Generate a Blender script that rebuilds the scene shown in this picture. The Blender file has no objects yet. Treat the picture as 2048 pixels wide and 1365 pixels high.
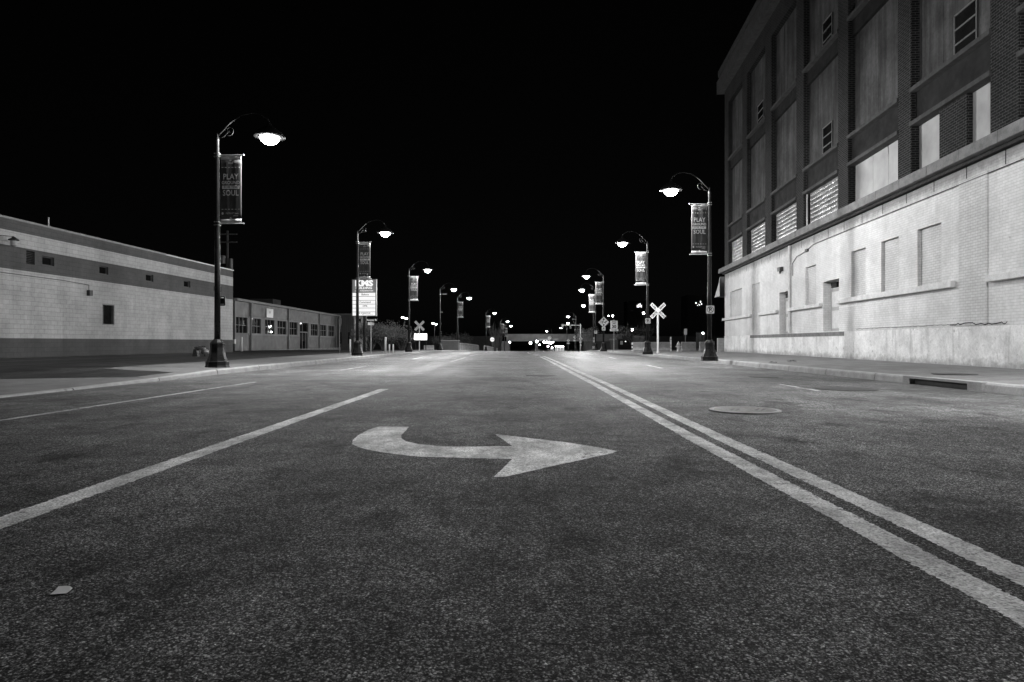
import bpy, math, random
from mathutils import Vector, Matrix
R = math.radians
random.seed(7)
S = bpy.context.scene
COL = S.collection

# ------------------------------------------------------------------ camera
EYE = 0.85
F = 1365.0            # focal length in photo pixels
CX, CY = 1037.0, 685.0
cd = bpy.data.cameras.new('camera'); cam = bpy.data.objects.new('camera', cd); COL.objects.link(cam)
cam.location = (0, 0, EYE); cam.rotation_euler = (R(90), 0, 0)
cd.sensor_width = 36; cd.lens = 24.0
cd.shift_x = -(CX-1024)/2048; cd.shift_y = (CY-682.5)/2048
cd.clip_start = 0.05; cd.clip_end = 3000
S.camera = cam

# ------------------------------------------------------------------ world, moonless night sky
w = bpy.data.worlds.new('World'); S.world = w; w.use_nodes = True
nt = w.node_tree; nt.nodes.clear()
wo = nt.nodes.new('ShaderNodeOutputWorld'); bg = nt.nodes.new('ShaderNodeBackground')
sk = nt.nodes.new('ShaderNodeTexSky'); sk.sky_type = 'NISHITA'; sk.sun_disc = False
sk.sun_elevation = R(12); sk.sun_rotation = R(200)
bw = nt.nodes.new('ShaderNodeRGBToBW')
nt.links.new(sk.outputs[0], bw.inputs[0]); nt.links.new(bw.outputs[0], bg.inputs[0])
bg.inputs[1].default_value = 0.0003
nt.links.new(bg.outputs[0], wo.inputs[0])
sd = bpy.data.lights.new('moon_light', 'SUN'); sd.energy = 0.004; sd.angle = R(0.5)
so = bpy.data.objects.new('moon_light', sd); COL.objects.link(so); so.rotation_euler = (R(50), 0, R(20))

S.view_settings.view_transform = 'Standard'; S.view_settings.look = 'None'
S.view_settings.exposure = 0.0; S.view_settings.gamma = 1.0; S.view_settings.use_curve_mapping = False
S.render.engine = 'CYCLES'
cy = S.cycles
cy.use_denoising = True
try: cy.denoiser = 'OPENIMAGEDENOISE'
except Exception: pass
cy.sample_clamp_indirect = 2.0; cy.sample_clamp_direct = 0.0
cy.max_bounces = 4; cy.diffuse_bounces = 3; cy.glossy_bounces = 2; cy.transmission_bounces = 4
cy.caustics_reflective = False; cy.caustics_refractive = False
cy.use_light_tree = True

GLOBE_E = 40.0        # street lamp lens brightness
LAMP_W = 2900.0       # street lamp power

# ------------------------------------------------------------------ terrain helpers
def lerp_tab(t, y):
    if y <= t[0][0]: return t[0][1]
    for (a, va), (b, vb) in zip(t, t[1:]):
        if y <= b: return va + (vb-va)*(y-a)/(b-a)
    return t[-1][1]
G = [(-30,0),(42,0),(54,-.06),(72,-.15),(86,-.28),(97,-.42),(112,-.72),(125,-1.0),(142,-1.5),(160,-2.1),(180,-2.6),(200,-2.75),(600,-2.75)]
def g(y): return lerp_tab(G, y)
CT = [(-30,0),(58,0),(70,.35),(97,2.0),(118,3.2),(142,4.6),(200,7.9),(600,30)]
def cx(y): return lerp_tab(CT, y)
def px(x, Z): return (x-CX)*Z/F          # world X of photo column x at depth Z
def pz(y, Z): return EYE + (CY-y)*Z/F    # world height of photo row y at depth Z

# ------------------------------------------------------------------ node helpers
class NT:
    def __init__(s, name):
        s.m = bpy.data.materials.new(name); s.m.use_nodes = True
        s.t = s.m.node_tree; s.t.nodes.clear()
        s.out = s.n('ShaderNodeOutputMaterial'); s.b = s.n('ShaderNodeBsdfPrincipled')
        s.l(s.b.outputs[0], s.out.inputs[0])
        s.tc = s.n('ShaderNodeTexCoord')
    def n(s, t, **k):
        x = s.t.nodes.new(t)
        for a, v in k.items(): setattr(x, a, v)
        return x
    def l(s, a, b): s.t.links.new(a, b)
    def inp(s, sock, v):
        if hasattr(v, 'is_output') or hasattr(v, 'links'): s.l(v, sock)
        else: sock.default_value = v
    def obj(s): return s.tc.outputs['Object']
    def mp(s, scale=(1,1,1), loc=(0,0,0), rot=(0,0,0), src=None):
        m = s.n('ShaderNodeMapping'); m.inputs['Scale'].default_value = scale
        m.inputs['Location'].default_value = loc; m.inputs['Rotation'].default_value = rot
        s.l(src or s.obj(), m.inputs[0]); return m.outputs[0]
    def noise(s, scale, detail=4, rough=.55, vec=None, dist=0):
        x = s.n('ShaderNodeTexNoise'); x.inputs['Scale'].default_value = scale
        x.inputs['Detail'].default_value = detail; x.inputs['Roughness'].default_value = rough
        x.inputs['Distortion'].default_value = dist
        s.l(vec or s.obj(), x.inputs['Vector']); return x.outputs['Fac']
    def vor(s, scale, vec=None, feature='F1', out='Distance'):
        x = s.n('ShaderNodeTexVoronoi'); x.feature = feature
        x.inputs['Scale'].default_value = scale
        s.l(vec or s.obj(), x.inputs['Vector']); return x.outputs[out]
    def math(s, op, a, b=0.0, c=None, clamp=False):
        x = s.n('ShaderNodeMath'); x.operation = op; x.use_clamp = clamp
        s.inp(x.inputs[0], a); s.inp(x.inputs[1], b)
        if c is not None: s.inp(x.inputs[2], c)
        return x.outputs[0]
    def ramp(s, v, lo, hi, a=0.0, b=1.0):
        x = s.n('ShaderNodeMapRange'); x.clamp = True
        s.inp(x.inputs[0], v); x.inputs[1].default_value = lo; x.inputs[2].default_value = hi
        s.inp(x.inputs[3], a); s.inp(x.inputs[4], b); return x.outputs[0]
    def mix(s, f, a, b):
        x = s.n('ShaderNodeMix'); x.data_type = 'FLOAT'
        s.inp(x.inputs[0], f); s.inp(x.inputs[2], a); s.inp(x.inputs[3], b); return x.outputs[0]
    def bump(s, h, strength=.3, dist=.01, nrm=None):
        x = s.n('ShaderNodeBump'); x.inputs['Strength'].default_value = strength
        x.inputs['Distance'].default_value = dist; s.l(h, x.inputs['Height'])
        if nrm: s.l(nrm, x.inputs['Normal'])
        s.l(x.outputs[0], s.b.inputs['Normal']); return x.outputs[0]
    def sep(s, v=None):
        x = s.n('ShaderNodeSeparateXYZ'); s.l(v or s.obj(), x.inputs[0]); return x.outputs
    def comb(s, a, b, c=0.0):
        x = s.n('ShaderNodeCombineXYZ'); s.inp(x.inputs[0], a); s.inp(x.inputs[1], b); s.inp(x.inputs[2], c); return x.outputs[0]
    def col(s, v):
        # grey value (float socket or number) to base colour
        if isinstance(v, (int, float)): s.b.inputs['Base Color'].default_value = (v, v, v, 1)
        else: s.l(v, s.b.inputs['Base Color'])
    def rough(s, v): s.inp(s.b.inputs['Roughness'], v)

def plain(name, v, rough=.6, metal=0.0, var=.25, scale=6.0, bump=0.0):
    m = NT(name)
    n = m.noise(scale, 5)
    m.col(m.ramp(n, .3, .7, v*(1-var), v*(1+var)))
    m.rough(m.ramp(m.noise(scale*2.3, 3), .3, .7, max(.03, rough-.1), min(1, rough+.1 if rough > .2 else rough*.5)))
    m.b.inputs['Metallic'].default_value = metal
    if bump: m.bump(m.noise(scale*5, 5), bump, .01)
    return m.m
def emit(name, s, base=.8):
    m = NT(name); m.col(base)
    m.m.cycles.emission_sampling = 'NONE' if s > 20 else 'AUTO'
    m.b.inputs['Emission Color'].default_value = (1,1,1,1); m.b.inputs['Emission Strength'].default_value = s
    return m.m

def asphalt(name, lo=.036, hi=.27, worn=True):
    m = NT(name)
    warp = m.n('ShaderNodeVectorMath'); warp.operation = 'ADD'
    nn = m.n('ShaderNodeTexNoise'); nn.inputs['Scale'].default_value = 80; nn.inputs['Detail'].default_value = 2; m.l(m.obj(), nn.inputs['Vector'])
    sc = m.n('ShaderNodeVectorMath'); sc.operation = 'SCALE'; sc.inputs[3].default_value = .014
    m.l(nn.outputs['Color'], sc.inputs[0]); m.l(m.obj(), warp.inputs[0]); m.l(sc.outputs[0], warp.inputs[1])
    wv = warp.outputs[0]
    stone = m.sep(m.vor(78, wv, out='Color'))[0]; d1 = m.vor(78, wv)
    fine = m.sep(m.vor(150, wv, out='Color'))[1]; d2 = m.vor(150, wv)
    big = m.noise(.55, 6, .6)
    med = m.noise(3.2, 6, .65)
    streak = m.noise(1.0, 4, .5, vec=m.mp((1.3,.06,1)))
    face = m.ramp(d1, .22, .60, 1, 0)                      # stone tops stand out of the dark binder
    c = m.math('MULTIPLY', m.math('MULTIPLY', m.math('POWER', stone, 1.7), face), hi*1.25)
    c = m.math('ADD', c, m.math('MULTIPLY', m.math('MULTIPLY', m.math('POWER', fine, 2.2), m.ramp(d2, .25, .6, 1, 0)), hi*1.5))
    c = m.math('ADD', c, lo)
    c = m.math('MULTIPLY', c, m.ramp(m.noise(170, 3, .75), .38, .64, .4, 1.7))
    c = m.math('MULTIPLY', c, m.ramp(m.noise(48, 3, .8, vec=m.mp((1,1,1),(7,3,0))), .40, .62, .62, 1.45))
    c = m.math('MULTIPLY', c, m.ramp(m.noise(17, 4, .8, vec=m.mp((1,.6,1),(1,9,0))), .38, .64, .78, 1.25))
    c = m.math('MULTIPLY', c, m.ramp(med, .33, .68, .68, 1.3))
    c = m.math('MULTIPLY', c, m.ramp(big, .35, .65, .6, 1.35))
    c = m.math('MULTIPLY', c, m.ramp(streak, .3, .7, .7, 1.3))
    y = m.sep()[1]                                         # paler traffic-polished pavement beyond the transverse joint
    far = m.ramp(m.math('ADD', y, m.ramp(m.noise(2.5,3),0,1,-.25,.25)), 17.45, 17.65)
    c = m.mix(far, c, m.math('MULTIPLY', c, 1.12))
    wvec = m.n('ShaderNodeVectorMath'); wvec.operation = 'ADD'
    s2 = m.n('ShaderNodeVectorMath'); s2.operation = 'SCALE'; s2.inputs[3].default_value = .9
    n2_ = m.n('ShaderNodeTexNoise'); n2_.inputs['Scale'].default_value = 1.3; n2_.inputs['Detail'].default_value = 6; m.l(m.obj(), n2_.inputs['Vector'])
    m.l(n2_.outputs['Color'], s2.inputs[0]); m.l(m.mp((.22,.16,1)), wvec.inputs[0]); m.l(s2.outputs[0], wvec.inputs[1])
    cr = m.ramp(m.vor(1.0, wvec.outputs[0], feature='DISTANCE_TO_EDGE'), .0015, .006, .45, 1)
    crm = m.ramp(m.noise(.4, 2), .48, .55)
    c = m.math('MULTIPLY', c, m.mix(crm, 1.0, cr))
    oil = m.ramp(m.noise(1.7, 7, .7, vec=m.mp((1,.45,1),(3.1,1.7,0))), .54, .68, 1, .35)
    c = m.math('MULTIPLY', c, oil)
    gl = m.ramp(m.sep(m.vor(70, out='Color'))[2], .9970, .999)  # rare white specks, glints of glossy stones painted into the colour
    gl = m.math('MULTIPLY', gl, m.ramp(m.vor(70), .22, .16, 0, 1))
    c = m.math('ADD', c, m.math('MULTIPLY', gl, .7))
    m.col(c)
    m.rough(m.mix(m.ramp(y, 3.5, 20), .90, m.math('ADD', m.ramp(fine, 0, 1, -.1, .12), m.ramp(streak, .3,.7, .50, .74))))
    m.inp(m.b.inputs['Specular IOR Level'], m.math('ADD', m.ramp(y, 5, 22, .02, .28), m.math('MULTIPLY', fine, .05)))
    h = m.math('MULTIPLY', face, m.math('ADD', stone, .25))
    h = m.math('ADD', h, m.math('MULTIPLY', m.math('MULTIPLY', m.ramp(d2, .2, .6, 1, 0), fine), .45))
    h = m.math('ADD', h, m.math('MULTIPLY', m.noise(9, 4, .6), .8))
    h = m.math('MULTIPLY', h, m.mix(far, 1.0, .6))
    m.bump(h, .38, .004)
    return m.m

def paint(name, v=.5, wear=.5, lowc=.03):
    m = NT(name)
    a = m.noise(7, 8, .72); b = m.noise(70, 4, .65); c = m.noise(1.1, 3, .5)
    k = m.math('ADD', m.math('MULTIPLY', a, .7), m.math('MULTIPLY', b, .4))
    k = m.math('ADD', k, m.math('MULTIPLY', c, .35))
    f = m.ramp(k, wear, wear+.08)          # 1 = worn through to the stones
    stv = m.sep(m.vor(110, out='Color'))[0]
    st = m.ramp(stv, .05, .7, .68, 1.08)
    pit = m.ramp(m.vor(95), .5, .8, 1, .45)
    pc = m.math('MULTIPLY', m.math('MULTIPLY', m.math('MULTIPLY', st, v), m.ramp(a, .3, .7, .7, 1.2)), pit)
    pc = m.math('MULTIPLY', pc, m.ramp(m.noise(3.4, 8, .72, vec=m.mp((1,.5,1),(2,5,0))), .40, .60, 1.3, .55))
    m.col(m.mix(f, pc, m.ramp(stv, .3, 1, lowc*.5, lowc*3))); m.rough(.75)
    m.bump(m.math('ADD', m.math('SUBTRACT', 1.0, m.vor(85)), m.noise(40, 4)), .6, .004)
    return m.m

def concrete(name, v=.3, joints=None, dirt=.5, scale=2.0, rot=0.0):
    m = NT(name)
    a = m.noise(scale, 7, .65); b = m.noise(scale*14, 5, .6); f = m.noise(140, 2)
    c = m.math('MULTIPLY', m.ramp(a, .3, .7, v*(1-dirt*.6), v*1.2), m.ramp(b, .3, .7, .85, 1.12))
    c = m.math('MULTIPLY', c, m.ramp(f, .3, .7, .85, 1.12))
    spot = m.ramp(m.vor(1.7), .05, .09, .55, 1)
    c = m.math('MULTIPLY', c, spot)
    if name == 'painted_plinth':
        z = m.sep()[2]
        ed = m.ramp(m.math('ADD', z, m.ramp(m.noise(4, 6, .7), 0, 1, -.35, .35)), .25, .45, .55, 1)
        c = m.math('MULTIPLY', c, ed)
        c = m.math('MULTIPLY', c, m.ramp(m.noise(6, 9, .8), .60, .63, 1, .55))
        c = m.math('MULTIPLY', c, m.ramp(m.noise(3, 4, .6, vec=m.mp((1,1,.12))), .55, .68, 1, .7))
    if joints:
        br = m.n('ShaderNodeTexBrick'); br.offset = 0
        br.inputs['Scale'].default_value = 1; br.inputs['Mortar Size'].default_value = .012
        br.inputs['Brick Width'].default_value = joints; br.inputs['Row Height'].default_value = joints
        br.inputs['Color1'].default_value = (1,1,1,1); br.inputs['Color2'].default_value = (.86,.86,.86,1)
        br.inputs['Mortar'].default_value = (.3,.3,.3,1); br.inputs['Mortar Smooth'].default_value = .2
        m.l(m.obj(), br.inputs['Vector'])
        c = m.math('MULTIPLY', c, m.sep(br.outputs['Color'])[0])
    m.col(c); m.rough(.85)
    m.bump(m.math('ADD', b, m.math('MULTIPLY', f, .6)), .25, .006)
    return m.m

def masonry(name, c1, c2, mortar, bwid=.22, bh=.075, msize=.009, bumps=.6, offset=.5, dirt=.3, stain=None, mort_rel=False, patch=0, peel=0):
    """bricks or blocks in the wall's own plane (object x along, z up)"""
    m = NT(name)
    x, y, z = m.sep()
    u = m.math('ADD', x, y)
    vec = m.comb(u, z)
    br = m.n('ShaderNodeTexBrick'); br.offset = offset
    br.inputs['Scale'].default_value = 1; br.inputs['Mortar Size'].default_value = msize
    br.inputs['Brick Width'].default_value = bwid; br.inputs['Row Height'].default_value = bh
    for k, v in (('Color1', c1), ('Color2', c2), ('Mortar', mortar)): br.inputs[k].default_value = (v, v, v, 1)
    br.inputs['Mortar Smooth'].default_value = .3; br.inputs['Bias'].default_value = 0
    m.l(vec, br.inputs['Vector'])
    c = m.sep(br.outputs['Color'])[0]
    a = m.noise(.9, 7, .62); b = m.noise(7, 6, .65)
    c = m.math('MULTIPLY', c, m.ramp(a, .3, .7, 1-dirt, 1+dirt*.5))
    c = m.math('MULTIPLY', c, m.ramp(b, .3, .7, 1-dirt*.45, 1+dirt*.35))
    run = m.noise(2.2, 5, .6, vec=m.mp((1.0,1.0,.09)))
    c = m.math('MULTIPLY', c, m.ramp(run, .35, .62, 1, 1-dirt*.45) )
    if stain:                                   # soot under the ledge between two heights
        z0, z1, s = stain
        k = m.math('ADD', z, m.ramp(m.noise(3.0, 6, .7), 0, 1, -.28, .28))
        c = m.math('MULTIPLY', c, m.ramp(k, z0, z1, 1, s))
    hgt = br.outputs['Fac']
    if peel:                                    # paint flaked off in small islands, thicker low on the wall
        pn = m.math('ADD', m.noise(5.5, 9, .8), m.math('MULTIPLY', m.noise(.8, 2), .22))
        c = m.math('MULTIPLY', c, m.ramp(pn, peel, peel+.015, 1, .5))
    if patch:                                   # smooth render patches that hide the courses
        pm = m.ramp(m.noise(.5, 3, .5), .46, .56)
        hgt = m.math('MULTIPLY', hgt, m.mix(pm, 1.0, .25))
    m.col(c); m.rough(.8)
    h = m.math('SUBTRACT', m.math('MULTIPLY', m.noise(40, 4), .35), hgt)
    m.bump(h, bumps, .012)
    return m.m

M = {}
M['asphalt'] = asphalt('asphalt')
M['lot'] = asphalt('lot_asphalt', .010, .05)
M['paint'] = paint('road_paint', .80, .80)
M['paint_y'] = paint('yellow_road_paint', .62, .78)
M['paint_old'] = paint('road_paint_faded', .72, .74)
M['arrow'] = paint('arrow_paint', .85, .79)
M['walk'] = concrete('sidewalk_concrete', .2, 1.55)
M['walk_left'] = concrete('old_sidewalk_concrete', .15, 1.55)
M['kerb'] = concrete('kerb_concrete', .32, None, .4, 3)
M['conc'] = concrete('old_concrete', .30, None, .6, 2.5)
M['ledge'] = concrete('ledge_concrete', .18, None, .75, 3.5)
M['sill_dark'] = concrete('shaded_sill', .06, None, .6, 3.5)  # upper sills and cornice, shade above the lamps put into the colour
M['ledge_white'] = concrete('painted_ledge', .60, None, .3, 4)
M['brick'] = masonry('dark_brick', .010, .020, .085, .22, .075, .009, .7, dirt=.35)
M['white_brick'] = masonry('white_painted_brick', .72, .67, .54, .22, .075, .008, .35, dirt=.22, stain=(5.08, 5.40, .36), patch=1, peel=.74)
M['white_infill'] = masonry('white_painted_infill', .66, .60, .45, .22, .075, .010, .8, dirt=.2)
M['plinth'] = concrete('painted_plinth', .76, None, .5, 1.3)
M['spandrel'] = plain('dark_spandrel', .016, .8, var=.4, scale=1.5)  # dark panels, tone lowered further to paint in the lamps' cutoff
M['cmu_w'] = masonry('white_block', .50, .46, .27, .41, .205, .007, .5, dirt=.25)
M['cmu_d'] = masonry('grey_painted_block', .085, .075, .05, .41, .205, .007, .5, dirt=.25)
M['board'] = plain('painted_board', .32, .6, var=.2, scale=1.2)
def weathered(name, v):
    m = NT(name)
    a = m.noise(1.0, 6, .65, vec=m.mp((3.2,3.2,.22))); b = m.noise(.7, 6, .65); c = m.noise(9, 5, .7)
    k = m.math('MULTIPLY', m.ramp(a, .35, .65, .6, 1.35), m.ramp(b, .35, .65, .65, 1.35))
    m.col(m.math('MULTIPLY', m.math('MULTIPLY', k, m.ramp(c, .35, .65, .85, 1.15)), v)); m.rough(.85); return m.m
M['board_up'] = weathered('shaded_weathered_board', .058)  # streaks are weathering; the overall darkness stands for shade above the lamps
M['steel'] = plain('black_painted_steel', .012, .32, var=.3, scale=5)
for k_, sp_ in (('brick',.08),('spandrel',.1),('sill_dark',.15),('board_up',.15)): M[k_].node_tree.nodes['Principled BSDF'].inputs['Specular IOR Level'].default_value = sp_
M['steel'].node_tree.nodes['Principled BSDF'].inputs['Specular IOR Level'].default_value = .15
M['galv'] = plain('galvanised_steel', .42, .45, .6, var=.2, scale=14)
M['galv_d'] = plain('dull_galvanised_steel', .18, .5, .4, var=.2, scale=14)
M['white'] = plain('white_paint', .7, .5, var=.08, scale=5)
M['sign_w'] = plain('sign_white', .75, .35, var=.05, scale=5)
M['sign_g'] = plain('sign_grey', .45, .4, var=.08, scale=5)
M['black'] = plain('black_lettering', .015, .5, var=.1)
M['alu'] = plain('aluminium_back', .22, .45, .5, var=.15, scale=8)
M['banner'] = plain('banner_fabric', .03, .75, var=.35, scale=2.2)
M['banner_l'] = plain('banner_light_band', .35, .7, var=.15, scale=6)
M['letter'] = plain('banner_lettering', .5, .7, var=.1)
M['glass'] = plain('dark_glass', .01, .03, var=.3, scale=1.5); M['glass'].node_tree.nodes['Principled BSDF'].inputs['Specular IOR Level'].default_value = .12
M['iron'] = plain('cast_iron', .035, .6, 0.0, var=.4, scale=20, bump=.4)
M['cover'] = plain('worn_iron_cover', .07, .5, 0.0, var=.5, scale=9, bump=.5)
M['void'] = plain('drain_dark', .006, .9, var=.2)
M['metalwall'] = plain('metal_siding', .08, .5, var=.25, scale=.7)
M['trim'] = plain('grey_trim', .2, .6, var=.12, scale=3)
M['roof'] = plain('roof_membrane', .025, .8, var=.3, scale=1)
M['deck'] = concrete('bridge_concrete', .2, None, .5, .5)
M['bark'] = plain('bark', .07, .9, var=.4, scale=10, bump=.5)
M['leaf'] = plain('leaves', .10, .6, var=.5, scale=1.5)
M['leaf_d'] = plain('dark_leaves', .05, .6, var=.5, scale=1.5)
M['globe'] = emit('lamp_glass', GLOBE_E)
M['lit'] = emit('lit_lamp', 40)
M['column'] = emit('glowing_column', .45)  # weak emission standing for lamplight falling on the columns
M['litwin'] = emit('lit_window', 2.5)
M['signlit'] = emit('lit_sign_face', .95, .1)
M['signlit_d'] = emit('lit_sign_header', .15, .05)
M['signwhite'] = emit('lit_sign_blank', 6)
def glassblock():
    m = NT('glass_block'); x, y, z = m.sep()
    br = m.n('ShaderNodeTexBrick'); br.offset = 0
    br.inputs['Scale'].default_value = 1; br.inputs['Mortar Size'].default_value = .013
    br.inputs['Brick Width'].default_value = .2; br.inputs['Row Height'].default_value = .2
    br.inputs['Color1'].default_value = (.12,.12,.12,1); br.inputs['Color2'].default_value = (.28,.28,.28,1)
    br.inputs['Mortar'].default_value = (.03,.03,.03,1)
    m.l(m.comb(x, z), br.inputs['Vector'])
    c = m.sep(br.outputs['Color'])[0]
    c = m.math('MULTIPLY', c, m.ramp(m.noise(1.3, 4), .35, .65, .45, 1.3))
    m.col(c); m.rough(m.ramp(c, 0, .4, .4, .2)); m.b.inputs['Specular IOR Level'].default_value = .6
    bx = m.math('ABSOLUTE', m.math('SINE', m.math('MULTIPLY', z, math.pi/.2)))
    bz = m.math('ABSOLUTE', m.math('SINE', m.math('MULTIPLY', x, math.pi/.2)))
    m.bump(m.math('ADD', m.math('MULTIPLY', bx, bz), m.math('MULTIPLY', m.noise(9, 3), .5)), .8, .03)
    return m.m
M['gblock'] = glassblock()

# ------------------------------------------------------------------ mesh builder
class MB:
    def __init__(s): s.v = []; s.f = []
    def add(s, vs, fs):
        o = len(s.v); s.v += [tuple(v) for v in vs]; s.f += [tuple(i+o for i in f) for f in fs]; return s
    def box(s, x0, x1, y0, y1, z0, z1):
        vs = [(x,y,z) for z in (z0,z1) for y in (y0,y1) for x in (x0,x1)]
        return s.add(vs, [(0,2,3,1),(4,5,7,6),(0,1,5,4),(2,6,7,3),(0,4,6,2),(1,3,7,5)])
    def quad(s, a, b, c, d): return s.add([a,b,c,d], [(0,1,2,3)])
    def tube(s, pts, rads, n=8, caps=True):
        pts = [Vector(p) for p in pts]
        if not isinstance(rads, (list, tuple)): rads = [rads]*len(pts)
        o = len(s.v); up = None
        for i, p in enumerate(pts):
            if i == 0: d = pts[1]-p
            elif i == len(pts)-1: d = p-pts[i-1]
            else: d = (pts[i+1]-pts[i-1])
            d.normalize()
            if up is None: up = Vector((0,1,0)) if abs(d.y) < .9 else Vector((1,0,0))
            a = d.cross(up).normalized(); b = d.cross(a).normalized(); up = -b if False else up
            for k in range(n):
                t = 2*math.pi*k/n
                q = p + (a*math.cos(t)+b*math.sin(t))*rads[i]
                s.v.append(tuple(q))
        for i in range(len(pts)-1):
            for k in range(n):
                k2 = (k+1)%n
                s.f.append((o+i*n+k, o+i*n+k2, o+(i+1)*n+k2, o+(i+1)*n+k))
        if caps:
            s.f.append(tuple(o+k for k in range(n))[::-1]); s.f.append(tuple(o+(len(pts)-1)*n+k for k in range(n)))
        return s
    def lathe(s, prof, n=16, c=(0,0,0), ph=0.0):
        o = len(s.v)
        for r, z in prof:
            for k in range(n):
                t = 2*math.pi*k/n+ph
                s.v.append((c[0]+r*math.cos(t), c[1]+r*math.sin(t), c[2]+z))
        for i in range(len(prof)-1):
            for k in range(n):
                k2 = (k+1)%n
                s.f.append((o+i*n+k, o+i*n+k2, o+(i+1)*n+k2, o+(i+1)*n+k))
        s.f.append(tuple(o+k for k in range(n))[::-1]); s.f.append(tuple(o+(len(prof)-1)*n+k for k in range(n)))
        return s
    def prism(s, poly, y0, y1):
        """polygon in x-z extruded along y"""
        n = len(poly); vs = [(x,y0,z) for x,z in poly]+[(x,y1,z) for x,z in poly]
        fs = [tuple(range(n)), tuple(range(2*n-1, n-1, -1))]
        for i in range(n):
            j = (i+1)%n; fs.append((i, i+n, j+n, j))
        return s.add(vs, fs)
    def xf(s, mat):
        s.v = [tuple(mat @ Vector(v)) for v in s.v]; return s
    def build(s, name, mat, parent=None, smooth=False, loc=None):
        me = bpy.data.meshes.new(name); me.from_pydata(s.v, [], s.f); me.validate(); me.update()
        if mat: me.materials.append(mat)
        if smooth:
            for p in me.polygons: p.use_smooth = True
        o = bpy.data.objects.new(name, me); COL.objects.link(o)
        if parent: o.parent = parent
        if loc: o.location = loc
        return o

_tc = {}
def text_geo(body, size, align='CENTER', bold=0.0, sx=1.0):
    k = (body, size, align, bold, sx)
    if k in _tc: return _tc[k]
    c = bpy.data.curves.new('t', 'FONT'); c.body = body; c.size = size; c.align_x = align; c.align_y = 'CENTER'
    c.offset = bold; c.resolution_u = 2
    o = bpy.data.objects.new('t', c); COL.objects.link(o)
    dg = bpy.context.evaluated_depsgraph_get(); dg.update()
    me = o.evaluated_get(dg).to_mesh()
    vs = [(v.co.x*sx, v.co.y) for v in me.vertices]; fs = [tuple(p.vertices) for p in me.polygons]
    o.evaluated_get(dg).to_mesh_clear(); bpy.data.objects.remove(o); bpy.data.curves.remove(c)
    _tc[k] = (vs, fs); return _tc[k]
def put_text(mb, body, x, z, size, y=-.003, align='CENTER', bold=0.0, sx=1.0, rot=0.0):
    vs, fs = text_geo(body, size, align, bold, sx)
    c, s_ = math.cos(rot), math.sin(rot)
    mb.add([(x+a*c-b*s_, y, z+a*s_+b*c) for a, b in vs], fs)

def empty(name, loc=(0,0,0), rz=0.0):
    o = bpy.data.objects.new(name, None); COL.objects.link(o); o.location = loc; o.rotation_euler = (0,0,rz)
    o.empty_display_size = .3; return o
def tag(o, label, cat, group=None):
    o['label'] = label; o['category'] = cat
    if group: o['group'] = group
    return o
def structure(o): o['kind'] = 'structure'; return o
def copy_tree(o, parent=None):
    c = o.copy(); COL.objects.link(c)
    if parent: c.parent = parent
    for ch in list(o.children):
        if ch.type != 'LIGHT': copy_tree(ch, c)
    return c

# ------------------------------------------------------------------ ground, road, pavements
YS = [-14,-6,0,6,12,18,24,30,36,42,48,54,60,66,72,79,86,92,97,104,112,118,125,133,142,151,160,170,180,190,200,230,260,300,400]
def strip(name, mat, xa, za, xb, zb, ys=YS, sub=1):
    """surface between lateral curves xa(y), xb(y)"""
    m = MB()
    for y in ys:
        for i in range(sub+1):
            t = i/sub
            m.v.append((xa(y)*(1-t)+xb(y)*t, y, za(y)*(1-t)+zb(y)*t))
    n = sub+1
    for j in range(len(ys)-1):
        for i in range(sub):
            a = j*n+i; m.f.append((a, a+1, a+n+1, a+n))
    return structure(m.build(name, mat))
WB = 108/1365.0
def wallX(y): return 10.53 + WB*y
strip('ground', M['lot'], lambda y:-600, lambda y:g(y)-.35, lambda y:700, lambda y:g(y)-.35, ys=[-60]+YS+[900])
strip('road', M['asphalt'], lambda y:cx(y)-8.05, g, lambda y:cx(y)+8.10, g, sub=1)
# left pavement drops to a driveway apron near the camera
HL = [(-14,.02),(9,.02),(13,.04),(16.6,.09),(18.4,.15),(600,.15)]
def hl(y): return lerp_tab(HL, y)
def lx(y): return cx(y)-7.88
def rx(y): return cx(y)+8.02
YD = [-14,-6,0,6,9,11,13,13.9,14.4,14.9,15.8,16.6,17.2,17.9,19,22]+[v for v in YS if v > 22]
LI = [(-14,11.5),(13.9,11.5),(14.9,8.35),(16.6,8.35),(17.9,10.9),(900,10.9)]
def li(y): return cx(y)-lerp_tab(LI, y)
strip('sidewalk_left', M['walk_left'], li, lambda y:g(y)+hl(y)+.03, lambda y:lx(y)-.16, lambda y:g(y)+hl(y), ys=YD)
strip('parking_lot', M['lot'], lambda y:-120, lambda y:g(y)+.10, li, lambda y:g(y)+hl(y)+.026, ys=YD)
YR = [v for v in YS if v < 47]+[47.2]
strip('sidewalk_right', M['walk'], lambda y:rx(y)+.16, lambda y:g(y)+.155, lambda y:wallX(y)+.3, lambda y:g(y)+.23, ys=YR)
YR2 = [47.2]+[v for v in YS if v > 47.2]
strip('sidewalk_far', M['walk'], lambda y:rx(y)+.16, lambda y:g(y)+.155, lambda y:max(rx(y)+2.6, 14.6-(y-47)*.05), lambda y:g(y)+.19, ys=YR2)
strip('vacant_ground', M['lot'], lambda y:max(rx(y)+2.6, 14.6-(y-47)*.05), lambda y:g(y)+.186, lambda y:160, lambda y:g(y)+.19, ys=YR2)

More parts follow.
